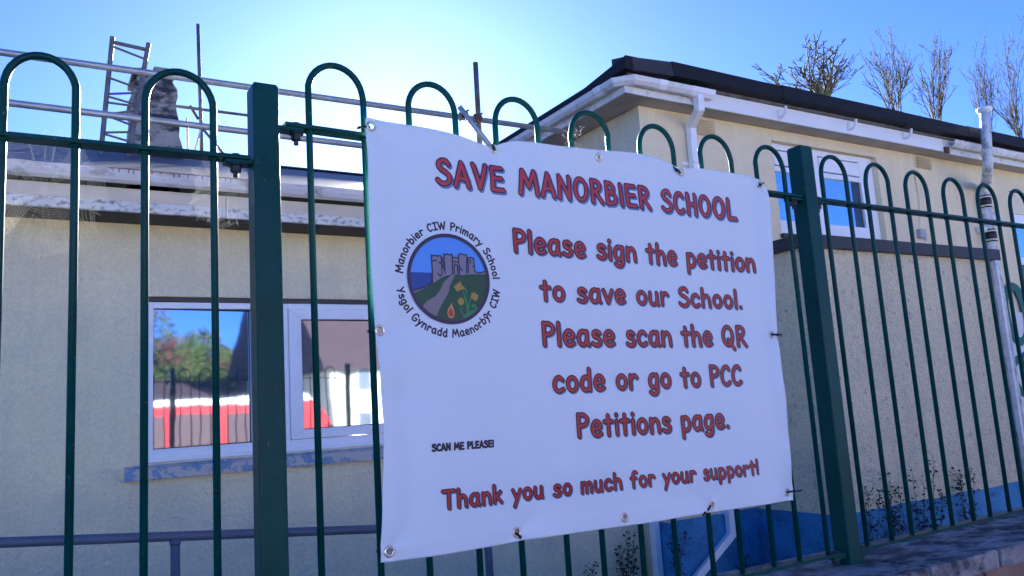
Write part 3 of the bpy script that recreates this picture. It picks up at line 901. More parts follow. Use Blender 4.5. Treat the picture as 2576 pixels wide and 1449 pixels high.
# ------------------------------------------------------------------ long low school wing (parallel to the railings)
YW = 6.45
XC = 5.29                                         # flank of the taller block
wing = thing('school_wing', 'long low cream rendered school wing with slate roof and mouldy white eaves', 'building', (1.5, 7.5, ZY))
wx0, wx1 = P(361, 760, YW).x, 2.95
wz0, wz1 = ZC - .031 * YW, ZC + .156 * YW
ZS = ZC + .239 * YW                               # soffit level
w = MB()
w.box(-6, wx0, YW, YW + .3, ZY, ZS); w.box(wx1, XC - .002, YW, YW + .3, ZY, ZS)
w.box(wx0, wx1, YW, YW + .3, wz1, ZS); w.box(wx0, wx1, YW, YW + .3, ZY, wz0)
w.build('wall', M_render, wing)
MB().box(-6, XC - .002, 12.0, 12.3, ZY, ZS + .3).build('wall', M_render, wing)
MB().box(-6.3, -6, YW, 12.3, ZY, ZS).build('wall', M_render, wing)
# eaves
YF = 6.04
n = 7
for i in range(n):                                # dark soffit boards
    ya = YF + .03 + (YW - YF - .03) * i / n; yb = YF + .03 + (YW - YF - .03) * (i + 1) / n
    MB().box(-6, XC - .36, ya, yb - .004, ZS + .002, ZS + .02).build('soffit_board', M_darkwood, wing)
fz = ZC + .281 * YF
xa = -6
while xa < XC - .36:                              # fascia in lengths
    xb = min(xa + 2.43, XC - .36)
    zm_ = ZS + (fz - ZS) * .40  # two board colours stand for curved-profile shading; the lower mould is real
    MB().box(xa, xb - .004, YF + .006, YF + .03, zm_ + .001, fz).build('fascia', M_fascia_shade, wing, bevel=.002)
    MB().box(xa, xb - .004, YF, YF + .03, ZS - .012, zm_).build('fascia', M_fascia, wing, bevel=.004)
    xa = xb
gp = [(0, .0), (.012, -.035), (.032, -.068), (.058, -.085), (.086, -.068), (.106, -.035), (.118, .0), (.112, .003), (.10, -.033), (.083, -.061), (.058, -.077), (.036, -.061), (.018, -.033), (.006, .003)]
gz = fz + .098
xa = -6
gut = None
while xa < XC - .37:
    xb = min(xa + 3.0, XC - .37)
    gut = MB().sweep([(xa, YF - .004, gz), (xb - .003, YF - .004, gz)], gp).build('gutter', M_gutter, wing, smooth=False)
    MB().sweep([(xb - .06, YF - .003, gz + .002), (xb + .05, YF - .003, gz + .002)], [(a * 1.05 - .002, b * 1.06) for a, b in gp]).build('joint', M_gutter, gut)
    xa = xb
bp = gz
# reddish drips on the gutter lip
for i in range(26):
    xx = .50 + (i + random.uniform(-.5, .5)) * .038
    MB().box(xx, xx + random.uniform(.003, .010), YF - .1245, YF - .121, gz - random.choice((.008, .012, .02, .03, .05)) * random.uniform(.7, 1.1), gz + .004).build('drip_stain', M_drip, wing)
MB().box(.50, 1.52, YF - .1243, YF - .1215, gz - .002, gz + .005).build('drip_stain', M_drip, wing)
# roof
YE, ZE, YR = YF - .03, gz - .005, 10.4
ZR = ZC + .323 * YR
rf = MB()
rf.prism([(YE, ZE), (YR, ZR), (13.5, ZE + .5), (13.5, ZE + .46), (YR, ZR - .05), (YE, ZE - .03)], 'x', -6.4, XC - .004)
roof = rf.build('roof', M_slate, wing)
MB().prism([(YR - .13, ZR - .02), (YR, ZR + .035), (YR + .13, ZR - .02)], 'x', -6.4, XC - .004).build('ridge', M_slate, roof)
# window
YG = YW + .07
win = MB()
gx0, gx1 = P(384, 800, YG).x, P(634, 800, YG).x
hx0, hx1 = P(756, 900, YG).x, P(756, 900, YG).x + (gx1 - gx0) + .02
g0, g1 = P(386, 1131, YG).z, P(386, 777, YG).z
h0, h1 = P(762, 1080, YG).z, P(757, 805, YG).z
fx0, fx1 = wx0 + .004, wx1 - .004
win_o = thing('window', None, None, (wx0, YW, wz0)); del_keys = [k for k in win_o.keys()]
attach(win_o, wing)
fr = MB()
fr.box(fx0, gx0, YG - .03, YG + .06, wz0 + .002, wz1 - .036)
mx0, mx1 = gx1, P(724, 900, YG).x
fr.box(mx0, mx1, YG - .029, YG + .06, wz0 + .003, wz1 - .037)
fr.box(gx0, mx0, YG - .028, YG + .06, g1, wz1 - .036); fr.box(gx0, mx0, YG - .028, YG + .06, wz0 + .002, g0)
fr.box(mx1, fx1, YG - .027, YG + .06, h1 + .085, wz1 - .035); fr.box(mx1, fx1, YG - .027, YG + .06, wz0 + .003, h0 - .075)
fr.box(hx1 + .085, fx1, YG - .026, YG + .06, h0 - .075, h1 + .085)


def part(mb, name, m_, parent, **k):
    return mb.build(name, m_, parent, **k)


def tilt_pane(x0, x1, z0, z1, yc, deg):
    """pane turned slightly to shift what it mirrors"""
    q = rad(deg)
    return MB().obox(((x0 + x1) / 2, yc, (z0 + z1) / 2), ((math.cos(q), math.sin(q), 0), (math.sin(q), -math.cos(q), 0), (0, 0, 1)), ((x1 - x0) / 2 + .008, .004, (z1 - z0) / 2 + .006))


# window frame as the parent piece so panes are its sub-parts
bpy.data.objects.remove(win_o)
frame = part(fr, 'window', M_white, wing, bevel=.004)
tilt_pane(gx0, gx1, g0, g1, YG + .024, 3.4).build('pane', M_pane, frame)
sash = MB()
sx0, sx1, sz0, sz1 = mx1 + .002, hx1 + .083, h0 - .073, h1 + .083
sash.prism([(sx0, sz0), (sx1, sz0), (hx1, h0), (hx0, h0)], 'y', YG - .045, YG + .02)
sash.prism([(sx0, sz1), (hx0, h1), (hx1, h1), (sx1, sz1)], 'y', YG - .045, YG + .02)
sash.prism([(sx0, sz0 + .0015), (hx0 - .0005, h0), (hx0 - .0005, h1), (sx0, sz1 - .0015)], 'y', YG - .0445, YG + .02)
sash.prism([(hx1 + .0005, h0), (sx1, sz0 + .0015), (sx1, sz1 - .0015), (hx1 + .0005, h1)], 'y', YG - .0445, YG + .02)
sash.build('sash', M_white, frame, bevel=.003)
tilt_pane(hx0, hx1, h0, h1, YG + .0, 2.0).build('pane', M_pane, frame)
# rubber seals round the glass
for (a0, a1, b0, b1, yy) in ((gx0, gx1, g0, g1, YG - .001), (hx0, hx1, h0, h1, YG - .024)):
    s = MB(); q = .006
    s.box(a0, a1, yy, yy + .006, b1 - q, b1); s.box(a0, a1, yy, yy + .006, b0, b0 + q)
    s.box(a0, a0 + q, yy + .0003, yy + .006, b0 + q, b1 - q); s.box(a1 - q, a1, yy + .0003, yy + .006, b0 + q, b1 - q)
    s.build('seal', M_black, frame)
MB().box(wx0 + .002, wx1 - .002, YW + .03, YW + .075, wz1 - .034, wz1 - .001).build('lintel_gap', M_mortar, frame)
MB().box(fx0, fx1, YG - .055, YG - .028, wz0 + .002, wz0 + .028).build('cill', M_white, frame, bevel=.003)
# peeling sill
s0 = P(315, 1196, YW - .06)
sl = MB()
sl.prism([(YW - .075, ZC - .0490 * (YW - .06)), (YW + .06, ZC - .0490 * (YW - .06)), (YW + .06, wz0 + .0), (YW - .0, wz0 - .012), (YW - .075, ZC - .0368 * (YW - .06))], 'x', s0.x, wx1 + .10)
sl.build('sill', M_sill, wing, bevel=.004)

# ------------------------------------------------------------------ taller block on the right
YT = 6.0
ZT = ZC + .4925 * YT                              # soffit level 4.56
blk = thing('school_block', 'taller cream rendered school block with black felt roof edge and white eaves', 'building', (10, 9, ZY))
ox0, ox1 = 1.200 * YT, 1.513 * YT                 # window bay
oz0 = P(2150, 604, YT).z
oz1 = ZT - .13
XR = 18.0
w = MB()
w.box(XC, ox0, YT, YT + .3, ZY, ZT); w.box(ox1, 12.05, YT, YT + .3, ZY, ZT)
w.box(ox0, ox1, YT, YT + .3, oz1, ZT); w.box(ox0, ox1, YT, YT + .3, ZY, oz0)
w.box(12.05, 13.4, YT, YT + .3, ZT - .3, ZT); w.box(12.05, 13.4, YT, YT + .3, ZY, 2.55); w.box(13.4, XR, YT, YT + .3, ZY, ZT)
w.build('wall', M_render2, blk)
MB().box(XC, XC + .3, YT + .3, 13.0, ZY, ZT).build('flank_wall', M_render2, blk)
MB().box(XC, XR, 12.7, 13.0, ZY, ZT - .002).build('wall', M_render2, blk)
MB().box(XR - .3, XR, YT + .3, 12.7, ZY, ZT - .001).build('wall', M_render2, blk)
# blue plinth
pz = ZC - 1.10
pb = MB(); pb.box(XC - .012, 6.36, YT - .014, YT - .0005, ZY, pz); pb.build('plinth', M_blue, blk)
MB().box(XC - .014, XC - .0005, YT - .012, YT + .26, ZY, pz - .03).build('plinth', M_blue, blk)
# eaves
YFT = 5.76
MB().box(XC - .34, XR, YFT + .02, YT - .001, ZT + .003, ZT + .022).build('soffit', M_soffit, blk)
MB().box(XC - .34, XC - .001, YT - .001, 13, ZT + .004, ZT + .022).build('soffit', M_soffit, blk)
zf1 = ZC + .5405 * YFT
xs = [XC - .36, 5.95, 10.17, XR]
for a, b in zip(xs[:-1], xs[1:]):
    MB().box(a, b - .003, YFT, YFT + .022, ZT - .006 + (.0 if a < 10 else -.02), zf1 - (.0 if a < 10 else .0)).build('fascia', M_white if 5.5 < a < 10 else M_whited, blk, bevel=.003)
MB().box(XC - .36, XC - .338, YFT + .022, 13, ZT - .006, zf1).build('fascia', M_whited, blk)
# timber strip and black felt roof edge
MB().box(XC - .33, XR, YFT - .03, YFT + .05, zf1 + .001, zf1 + .03).build('eaves_strip', M_galvd, blk)
zb = zf1 + .028
xs = [XC - .40, 5.45, 7.02, 7.55, 9.2, 10.55, 12.2, 14.5, XR + .3]
for i, (a, b) in enumerate(zip(xs[:-1], xs[1:])):
    d0 = random.uniform(-.008, .008); lift = [0, 0, .0, .004, -.004, .004, 0, 0][i]
    h0_, h1_ = .160 + random.uniform(-.006, .004), .158 + random.uniform(-.010, .006)
    yy = YFT - .15 + d0
    v = [(a, yy, zb + lift), (b - .004, yy - .004, zb + lift + random.uniform(-.006, .006)), (b - .004, yy + .02, zb + h1_), (a, yy + .02, zb + h0_),
         (a, yy + .26, zb + lift), (b - .004, yy + .26, zb + lift), (b - .004, yy + .26, zb + h1_ + .02), (a, yy + .26, zb + h0_ + .02)]
    if i == 0: v[0] = (a + .03, yy + .05, zb); v[3] = (a + .015, yy + .05, zb + .13)
    MB().add(v, [(0, 1, 2, 3), (4, 7, 6, 5), (0, 4, 5, 1), (3, 2, 6, 7), (0, 3, 7, 4), (1, 5, 6, 2)]).build('roof_edge', M_felt if i else M_trim, blk, bevel=.006)
# flank edge: felt tapering back
MB().add([(XC - .42, YFT - .1, zb), (XC - .40, YFT - .1, zb + .135), (XC - .42, YFT + .55, zb + .05), (XC - .42, YFT + .55, zb - .005), (XC - .43, 13.2, zb - .01), (XC - .43, 13.2, zb + .03),
          (XC - .1, YFT - .1, zb), (XC - .1, YFT - .1, zb + .14), (XC - .1, YFT + .55, zb + .08), (XC - .1, YFT + .55, zb - .005), (XC - .1, 13.2, zb - .01), (XC - .1, 13.2, zb + .06)],
         [(0, 3, 2, 1), (3, 4, 5, 2), (6, 7, 8, 9), (9, 8, 11, 10), (1, 2, 8, 7), (2, 5, 11, 8), (0, 6, 9, 3), (3, 9, 10, 4), (0, 1, 7, 6), (4, 10, 11, 5)]).build('roof_edge', M_felt, blk)
MB().add([(XC - .3, YFT + .05, zb + .01), (XR + .3, YFT + .05, zb + .01), (XR + .3, 13.2, zb + .01), (XC - .3, 13.2, zb + .01), (XC + 3.6, 9.4, zb + .6), (XR + .3, 9.4, zb + .6)],
         [(0, 1, 5, 4), (2, 3, 4, 5), (3, 0, 4), (1, 2, 5), (0, 3, 2, 1)]).build('roof', M_felt, blk)
# gutter run round the corner with unions and outlet
gpt = [(0, .0), (.004, -.05), (.03, -.078), (.075, -.078), (.105, -.045), (.115, .0), (.108, .004), (.098, -.042), (.072, -.070), (.032, -.070), (.011, -.046), (.008, .004)]
gzt = ZC + .546 * 5.66
gxo = XC - .362
pth = [(gxo, 12.9, gzt), (gxo, YFT + .09, gzt), (gxo + .09, YFT - .004, gzt), (6.02, YFT - .004, gzt)]
pth = [Vector(p) for p in pth]
# travelling towards the viewer and then right keeps the open side outward
gt = MB().sweep(pth, [(o, z) for o, z in gpt]).build('gutter', M_whited, blk)


def union(p, q, k=1.07):
    MB().sweep([p, q], [(o * k - .004, z * k) for o, z in gpt]).build('joint', M_white, gt)


union((gxo, YFT + .34, gzt + .002), (gxo, YFT + .24, gzt + .002))
union((gxo + .36, YFT - .003, gzt + .002), (gxo + .46, YFT - .003, gzt + .002))
union((5.72, YFT - .003, gzt + .002), (6.025, YFT - .003, gzt + .002))
for yy in (7.2, 8.4, 9.8): union((gxo, yy + .06, gzt + .002), (gxo, yy, gzt + .002))
# second gutter run, weathered, past the gap
g2 = MB().sweep([(10.25, YFT - .004, gzt - .01), (XR, YFT - .004, gzt - .01)], gpt).build('gutter', M_whited, blk)
for xx in (10.24, 10.36, 11.2, 11.34, 11.9, 12.4): MB().sweep([(xx, YFT - .003, gzt - .008), (xx + .07, YFT - .003, gzt - .008)], [(o * 1.08 - .004, z * 1.08) for o, z in gpt]).build('joint', M_whited, g2)
MB().box(10.16, 10.24, YFT - .03, YFT - .0005, ZT - .03, ZT + .05).build('broken_bracket', M_rust, g2)
# empty gutter brackets on the fascia
for bx, by in ((1957, 289), (2133, 320), (2272, 343)):
    c = P(bx, by, YFT)
    MB().tube([c + Vector((0, -.006, .05)), c + Vector((0, -.006, -.035)), c + Vector((.0, -.06, -.035)), c + Vector((0, -.105, .0)), c + Vector((0, -.118, .06))], .015, 4, rot=rad(45)) \
        .build('gutter_bracket', M_white, blk)
# downpipe with swan neck
A = Vector((5.83, YFT - .06, gzt - .07)); B = Vector((5.83, YFT - .06, gzt - .21))
Cc = P(1738, 326, YT - .055); Dn = Vector((Cc.x, Cc.y, P(1836, 1345, YT - .055).z)); En = P(1752, 1455, YT - .06)
dp = MB().tube([A, B, Cc + Vector((0, 0, .03)), Dn, En, En + Vector((-.1, 0, -.1))], .046, 4, rot=rad(45)).build('downpipe', M_white, blk, bevel=.004)
MB().tube([A + Vector((0, 0, .02)), A + Vector((0, 0, -.09))], .055, 4, rot=rad(45)).build('collar', M_white, dp)
MB().tube([Cc + Vector((0, 0, .0)), Cc + Vector((0, 0, -.10))], .052, 4, rot=rad(45)).build('collar', M_white, dp)
for zz in (P(1745, 415, YT).z, P(1826, 1290, YT).z):
    MB().box(Cc.x - .12, Cc.x + .04, YT - .012, YT - .003, zz - .016, zz + .016).box(Cc.x - .04, Cc.x + .04, Cc.y - .045, YT - .003, zz - .015, zz + .015).build('pipe_clip', M_white, dp)
# second pipe in the nook
q = P(1650, 1380, YT + .2)
MB().tube([(XC - .06, YT + .24, q.z + 2.3), (XC - .06, YT + .24, ZY)], .05, 4, rot=rad(45)).build('downpipe', M_white, blk, bevel=.004)


# louvred vents
def vent(x0, x1, y0, y1, name='louvre_vent'):
    a, b = P(x0, y0, YT - .01), P(x1, y1, YT - .01)
    o = MB().box(a.x, b.x, YT - .012, YT - .0005, b.z, a.z).build(name, M_vent, blk, bevel=.002)
    nn = 6
    for i in range(nn):
        z0 = b.z + (a.z - b.z) * (i + .5) / nn
        MB().add([(a.x + .012, YT - .045, z0 - .012), (b.x - .012, YT - .045, z0 - .012), (b.x - .012, YT - .012, z0 + .010), (a.x + .012, YT - .012, z0 + .010), (a.x + .012, YT - .045, z0 - .016), (b.x - .012, YT - .045, z0 - .016)],
                 [(0, 1, 2, 3), (4, 5, 1, 0), (4, 0, 3), (5, 2, 1)]).build('slat', M_vent, o)


vent(1748, 1801, 296, 345)
vent(2300, 2344, 392, 427)
# grey junction box with cable
c = P(2318, 588, YT - .03)
jb = MB().box(c.x - .06, c.x + .06, YT - .06, YT - .0005, c.z - .055, c.z + .055).build('junction_box', M_grey, blk, bevel=.006)
MB().tube([P(2316, 578, YT - .03), P(2312, 500, YT - .012), P(2302, 440, YT - .012), P(2300, 425, YT - .012)], .008, 6).build('cable', M_render2, jb)
MB().tube([P(2322, 596, YT - .04), P(2330, 606, YT - .03), P(2328, 600, YT - .02)], .006, 6).build('cable', M_grey, jb)

# window of the tall block
YV = YT + .10
a = lambda x, y: P(x, y, YV)
fr = MB()
vx0, vx1 = ox0 + .004, ox1 - .004
vz0, vz1 = oz0 + .002, oz1 - .002
vm = a(2056, 500).x
gl0, glt = a(1950, 556).z, a(1950, 429).z
gb = (a(2150, 570).z + gl0) / 2; gt_ = (a(2150, 462).z + glt) / 2
lx0, lx1 = vx0 + .07, vm - .05
rx0, rx1 = vm + .05, a(2168, 520).x
fr.box(vx0, lx0, YV - .03, YV + .03, vz0, vz1); fr.box(lx1, rx0, YV - .031, YV + .03, vz0 + .001, vz1 - .001); fr.box(rx1, vx1, YV - .03, YV + .03, vz0, vz1)
for p0, p1 in ((lx0, lx1), (rx0, rx1)):
    fr.box(p0, p1, YV - .029, YV + .03, vz0, gb); fr.box(p0, p1, YV - .029, YV + .03, gt_, gt_ + .06); fr.box(p0, p1, YV - .029, YV + .03, vz1 - .07, vz1)
wf = fr.build('window', M_white, blk, bevel=.004)
for p0, p1 in ((lx0, lx1), (rx0, rx1)):
    MB().box(p0 + .012, p1 - .012, YV - .035, YV + .01, gt_ + .072, vz1 - .085).build('top_light', M_white, wf, bevel=.004)
    s = MB(); s.box(p0, p1, YV - .004, YV + .004, vz1 - .084, vz1 - .07); s.box(p1 - .012, p1, YV - .0045, YV + .004, gt_ + .06, vz1 - .084)
    s.build('seal', M_black, wf)
    MB().box(p0 - .004, p1 - (.16 if p0 == rx0 else -.004), YV, YV + .008, gb - .004, gt_ + .004).build('pane', M_pane2, wf)
MB().box(rx1 - .16, rx1 + .004, YV, YV + .0085, gb - .004, gt_ + .004).build('pane', M_curtain, wf)
MB().box(ox0 - .03, ox1 - .01, YT - .05, YV, oz0 - .045, oz0 + .001).build('sill', M_trim, blk)
# window past the annex
fr = MB(); fr.box(12.05, 13.4, YT + .05, YT + .1, ZT - .75, ZT - .3); fr.box(12.05, 12.14, YT + .051, YT + .1, 2.55, ZT - .75); fr.box(13.3, 13.4, YT + .051, YT + .1, 2.55, ZT - .75); fr.box(12.14, 13.3, YT + .051, YT + .1, 3.2, 3.3)
w3 = fr.build('window', M_white, blk, bevel=.004)
MB().box(12.14, 13.3, YT + .07, YT + .08, 2.55, 3.2).build('pane', M_curtain, w3); MB().box(12.14, 13.3, YT + .07, YT + .08, 3.3, ZT - .75).build('pane', M_pane2, w3)
MB().box(12.06, 13.39, YT + .02, YT + .052, ZT - .62, ZT - .31).build('blind_board', M_vent, w3)

# vent stack
yq = 5.50
tp, bt = P(2476, 276, yq), P(2489, 430, yq)
wl = P(2474, 476, YT - .09); lw = Vector((wl.x, wl.y, ZY))
stack = thing('vent_stack', 'tall stained white soil vent pipe with black ringed couplings on the taller block', 'pipe', lw)
MB().tube([tp, bt + Vector((0, 0, .12)), bt + Vector((0, .02, .03)), (bt + wl) / 2 + Vector((0, 0, -.02)), wl + Vector((0, 0, .04)), wl + Vector((0, 0, -.08)), lw], .062, 20).build('pipe', M_stack, stack, smooth=True)
MB().tube([tp + Vector((0, 0, -.05)), tp + Vector((0, 0, -.015)), tp + Vector((0, 0, .012)), tp + Vector((0, 0, .03)), tp + Vector((0, 0, .034))], [.066, .092, .098, .075, .02], 20).build('cowl', M_white, stack, smooth=True)
MB().tube([bt + Vector((0, 0, .20)), bt + Vector((0, 0, .21)), bt + Vector((0, 0, .28)), bt + Vector((0, 0, .29))], [.064, .074, .074, .064], 20).build('coupling', M_stack, stack, smooth=True)
for yy in (508, 592):
    c0 = Vector((wl.x, wl.y, P(2480, yy, wl.y).z))
    MB().tube([c0 + Vector((0, 0, -.085)), c0 + Vector((0, 0, .085))], .076, 20).build('coupling', M_black, stack, smooth=True)
    for s_z in (-.06, .06): MB().tube([c0 + Vector((0, 0, s_z - .012)), c0 + Vector((0, 0, s_z + .012))], .079, 20).build('band_clip', M_brass, stack, smooth=True)
c0 = Vector((wl.x, wl.y, P(2480, 548, wl.y).z))
MB().tube([c0, c0 + Vector((.14, -.02, .02)), c0 + Vector((.2, 0, .02))], [.07, .07, .075], 16).build('branch', M_whited, stack, smooth=True)
MB().tube([c0 + Vector((0, .02, -.15)), c0 + Vector((-.18, .08, -.17))], [.05, .05], 14).build('branch', M_whited, stack, smooth=True)
MB().box(wl.x - .09, wl.x + .09, wl.y - .02, YT + .01, wl.z - .35, wl.z - .31).build('pipe_clip', M_whited, stack)

# ------------------------------------------------------------------ flat-roofed annex
YA = 5.08; XA0, XA1 = 6.37, 9.55
zt = ZC + .292 * YA
ann = thing('annex', 'flat roofed roughcast annex with dark roof trim and blue painted plinth', 'building', (8, 5.5, ZY))
MB().box(XA0, XA1, YA, YT - .002, ZY, zt - .12).build('wall', M_rough, ann)
pa = ZC - 1.12
pm = MB(); nn = 60                                 # plinth paint line wavers by hand
vs = []
for i in range(nn + 1):
    xx = XA0 - .01 + (XA1 - XA0 + .02) * i / nn
    zz = pa + .02 * noise.noise((xx * 2.2, 0, 3)) + .008 * noise.noise((xx * 9, 1, 3))
    vs += [(xx, YA - .008, ZY), (xx, YA - .008, zz), (xx, YA + .01, zz)]
fs = []
for i in range(nn):
    o = i * 3; fs += [(o, o + 3, o + 4, o + 1), (o + 1, o + 4, o + 5, o + 2)]
MB().add(vs, fs).build('plinth', M_blue, ann)
MB().box(XA0 - .008, XA0 + .01, YA - .008, YT - .016, ZY, pa + .01).build('plinth', M_blue, ann)
tr = MB(); tr.box(XA0 - .07, XA1 + .12, YA - .07, YA - .045, zt - .125, zt + .0); tr.build('roof_trim', M_trim, ann, bevel=.004)
MB().box(XA0 - .071, XA0 - .046, YA - .044, YT - .004, zt - .126, zt - .001).build('roof_trim', M_trim, ann, bevel=.004)
MB().box(XA0 - .045, XA1 + .119, YA - .044, YT - .003, zt - .119, zt - .012).build('roof', M_felt, ann)
MB().tube([(XA1 + .01, YA - .05, zt - .13), (XA1 + .01, YA - .05, ZY)], .034, 4, rot=rad(45)).build('downpipe', M_whited, ann)

# ------------------------------------------------------------------ mural on the wall past the annex
mural = thing('mural_board', 'white board painted with green rings, a mural on the wall past the annex', 'mural', (12, YT, ZY))
y5 = YT - .03
m0 = P(2528, 700, y5); m1 = P(2528, 1230, y5)
MB().box(10.6, 16.5, y5, YT - .001, 0.45, 2.5).build('board', M_mwhite, mural)


def ring(c, rx, rz, wd, m_, name):
    vs, fs = [], []; n_ = 40
    for i in range(n_):
        q = 2 * math.pi * i / n_; ww = wd * (1 + .25 * math.sin(q * 2 + 1) + .12 * noise.noise((q * 3, c.x, 0)))
        vs += [(c.x + (rx - ww / 2) * math.cos(q), y5 - .004, c.z + (rz - ww / 2) * math.sin(q)), (c.x + (rx + ww / 2) * math.cos(q), y5 - .004, c.z + (rz + ww / 2) * math.sin(q))]
    for i in range(n_):
        j = (i + 1) % n_; fs.append((2 * i, 2 * i + 1, 2 * j + 1, 2 * j))
    MB().add(vs, fs).build(name, m_, mural)


ring(P(2556, 790, y5), .25, .38, .15, M_mgreen, 'painted_ring')
ring(P(2570, 945, y5), .21, .22, .15, M_mgreen, 'painted_ring')
ring(P(2572, 1130, y5), .12, .50, .12, M_mgreen, 'painted_ring')
ring(P(2578, 905, y5), .10, .08, .07, M_mblue, 'painted_splash')
ring(P(2850, 900, y5), .5, .5, .2, M_mgreen, 'painted_ring')

# ------------------------------------------------------------------ ramp handrail in the yard
YH = 4.8
hr = thing('ramp_handrail', 'grey painted tubular handrail sloping along the cream wall under the window', 'handrail', (0.74, YH, ZY))
ha, hb_ = P(0, 1365, YH), P(945, 1331, YH)
sl_ = (hb_.z - ha.z) / (hb_.x - ha.x)
hz = lambda x: ha.z + sl_ * (x - ha.x)
xe = 2.50
MB().tube([(-5, YH, hz(-5)), (xe, YH, hz(xe)), (xe + .08, YH, hz(xe) - .03), (xe + .125, YH, hz(xe) - .10), (xe + .13, YH, hz(xe) - .2), (xe + .13, YH, ZY)], .0255, 16).build('top_tube', M_hand, hr, smooth=True)
for xx in (P(441, 1420, YH).x, -1.2, -3.2):
    lg_ = MB().tube([(xx, YH, hz(xx) - .01), (xx, YH, ZY)], .0245, 16).build('leg', M_hand, hr, smooth=True)
    MB().tube([(xx, YH, hz(xx) - .045), (xx, YH, hz(xx) - .022)], [.026, .031], 14).build('weld', M_hand, lg_, smooth=True)
MB().tube([(-5, YH, hz(-5) - .45), (xe + .13, YH, hz(xe) - .45)], .02, 12).build('mid_tube', M_hand, hr, smooth=True)
hx_ = P(1180, 1449, 4.2)

# ------------------------------------------------------------------ chimney on the wing
YCH = 10.0
t0, t1, b0, b1 = P(350, 170, YCH), P(432, 172, YCH), P(333, 372, YCH), P(459, 372, YCH)
zch = ZE + (YCH + .4 - YE) / (YR - YE) * (ZR - ZE) - .45
ch = thing('chimney', 'tapering old rendered chimney streaked black with lichen, behind the scaffold rails', 'chimney', (b0.x + .4, YCH + .4, zch))
k = (b0.z - zch) / (t0.z - b0.z)
bl = b0.x - (t0.x - b0.x) * k; br = b1.x + (b1.x - t1.x) * k
cm = MB(); lv = 14; nq = 7
vs = []
for i in range(lv + 1):
    t = i / lv; z = zch + (t0.z - zch) * t
    xl, xr = bl + (t0.x - bl) * t, br + (t1.x - br) * t
    yf, yb = YCH - .05 + .1 * t, YCH + .9 - .1 * t
    ring_ = [(xl + (xr - xl) * j / nq, yf) for j in range(nq)] + [(xr, yf + (yb - yf) * j / nq) for j in range(nq)] + [(xr - (xr - xl) * j / nq, yb) for j in range(nq)] + [(xl, yb - (yb - yf) * j / nq) for j in range(nq)]
    for x_, y_ in ring_:
        n_ = noise.noise_vector((x_ * 6, y_ * 6, z * 6)) * .022
        step = .03 if i in (11, 12) else 0
        vs.append((x_ + n_.x + (step if x_ > (xl + xr) / 2 else -step), y_ + n_.y - step * (y_ < YCH + .3), z + n_.z * (2.0 if i == lv else .6)))
m4 = 4 * nq
fs = [(i * m4 + j, i * m4 + (j + 1) % m4, (i + 1) * m4 + (j + 1) % m4, (i + 1) * m4 + j) for i in range(lv) for j in range(m4)] + [tuple(lv * m4 + j for j in range(m4))]
cm.add(vs, fs).build('stack', M_chim, ch)
cap = MB()
for i in range(5):
    xx = t0.x + (t1.x - t0.x) * (i + .5) / 5
    cap.obox((xx, YCH + .4 + random.uniform(-.1, .1), t0.z + .01), ((1, .2, .1), (0, 1, 0), (0, 0, 1)), (.09, .3, .025 + random.uniform(0, .02)))
cap.build('broken_cap', M_chim, ch)

# ------------------------------------------------------------------ scaffolding on the roof
zroof = lambda y: ZE + (y - YE) / (YR - YE) * (ZR - ZE) if y < YR else ZR - (y - YR) / (13.5 - YR) * (ZR - ZE - .5)


def tube_thing(name, label, a, b, r, m_, group=None, cat='scaffold pole'):
    o = MB().tube([a, b], r, 14).build(name, m_, None, smooth=False)
    for p in o.data.polygons:
        p.use_smooth = len(p.vertices) == 4
    return tag(o, label, cat, group)


def through(p, q, Y, x0, x1):
    a_, b_ = P(*p, Y), P(*q, Y)
    f = lambda x: a_ + (b_ - a_) * ((x - a_.x) / (b_.x - a_.x))
    return f(x0), f(x1)


YS = 6.62
tube_thing('scaffold_rail', 'upper grey scaffold guard rail crossing in front of the lattice beam and chimney', *through((0, 131), (1375, 325), YS, -3.0, 4.83), .0265, M_galv)
tube_thing('scaffold_rail', 'lower grey scaffold guard rail just above the slate roof', *through((0, 256), (905, 366), YS, -3.0, 4.83), .0265, M_galv)
st = P(1196, 158, YS + .06); sb = P(1206, 360, YS + .06)
tube_thing('scaffold_standard', 'upright scaffold pole rising above the banner head with rusty coupler', st, Vector((sb.x, sb.y, zroof(sb.y) - .05)), .0255, M_galvd)
tube_thing('scaffold_standard', 'upright scaffold pole at the end of the guard rails', Vector((-2.6, YS + .06, 5.4)), Vector((-2.6, YS + .06, zroof(YS) - .05)), .0255, M_galvd)
b0_ = P(1155, 268, YS - .055); b1_ = P(1243, 380, YS - .055)
tube_thing('scaffold_brace', 'slanting grey scaffold brace clamped to the guard rail behind the banner', b0_, b0_ + (b1_ - b0_) * 1.6, .025, M_galv)
for lab, pt in (('rusty scaffold coupler gripping the slanting brace', (1166, 288)), ('rusty scaffold coupler on the upright pole above the banner', (1201, 296)), ):
    c = P(*pt, YS - .005)
    t = thing('scaffold_coupler', lab, 'coupler', c, 'rusty couplers')
    MB().tube([c + Vector((-.035, 0, 0)), c + Vector((.035, 0, -.005))], .036, 10).build('clamp', M_rust, t)
    MB().tube([c + Vector((0, -.03, 0)), c + Vector((0, .075, 0))], .033, 8).build('clamp', M_rust, t)
    MB().tube([c + Vector((-.02, -.05, -.03)), c + Vector((-.02, .04, -.05))], .009, 6).tube([c + Vector((.03, -.05, .03)), c + Vector((.03, .04, .04))], .009, 6).build('bolt', M_rust, t)
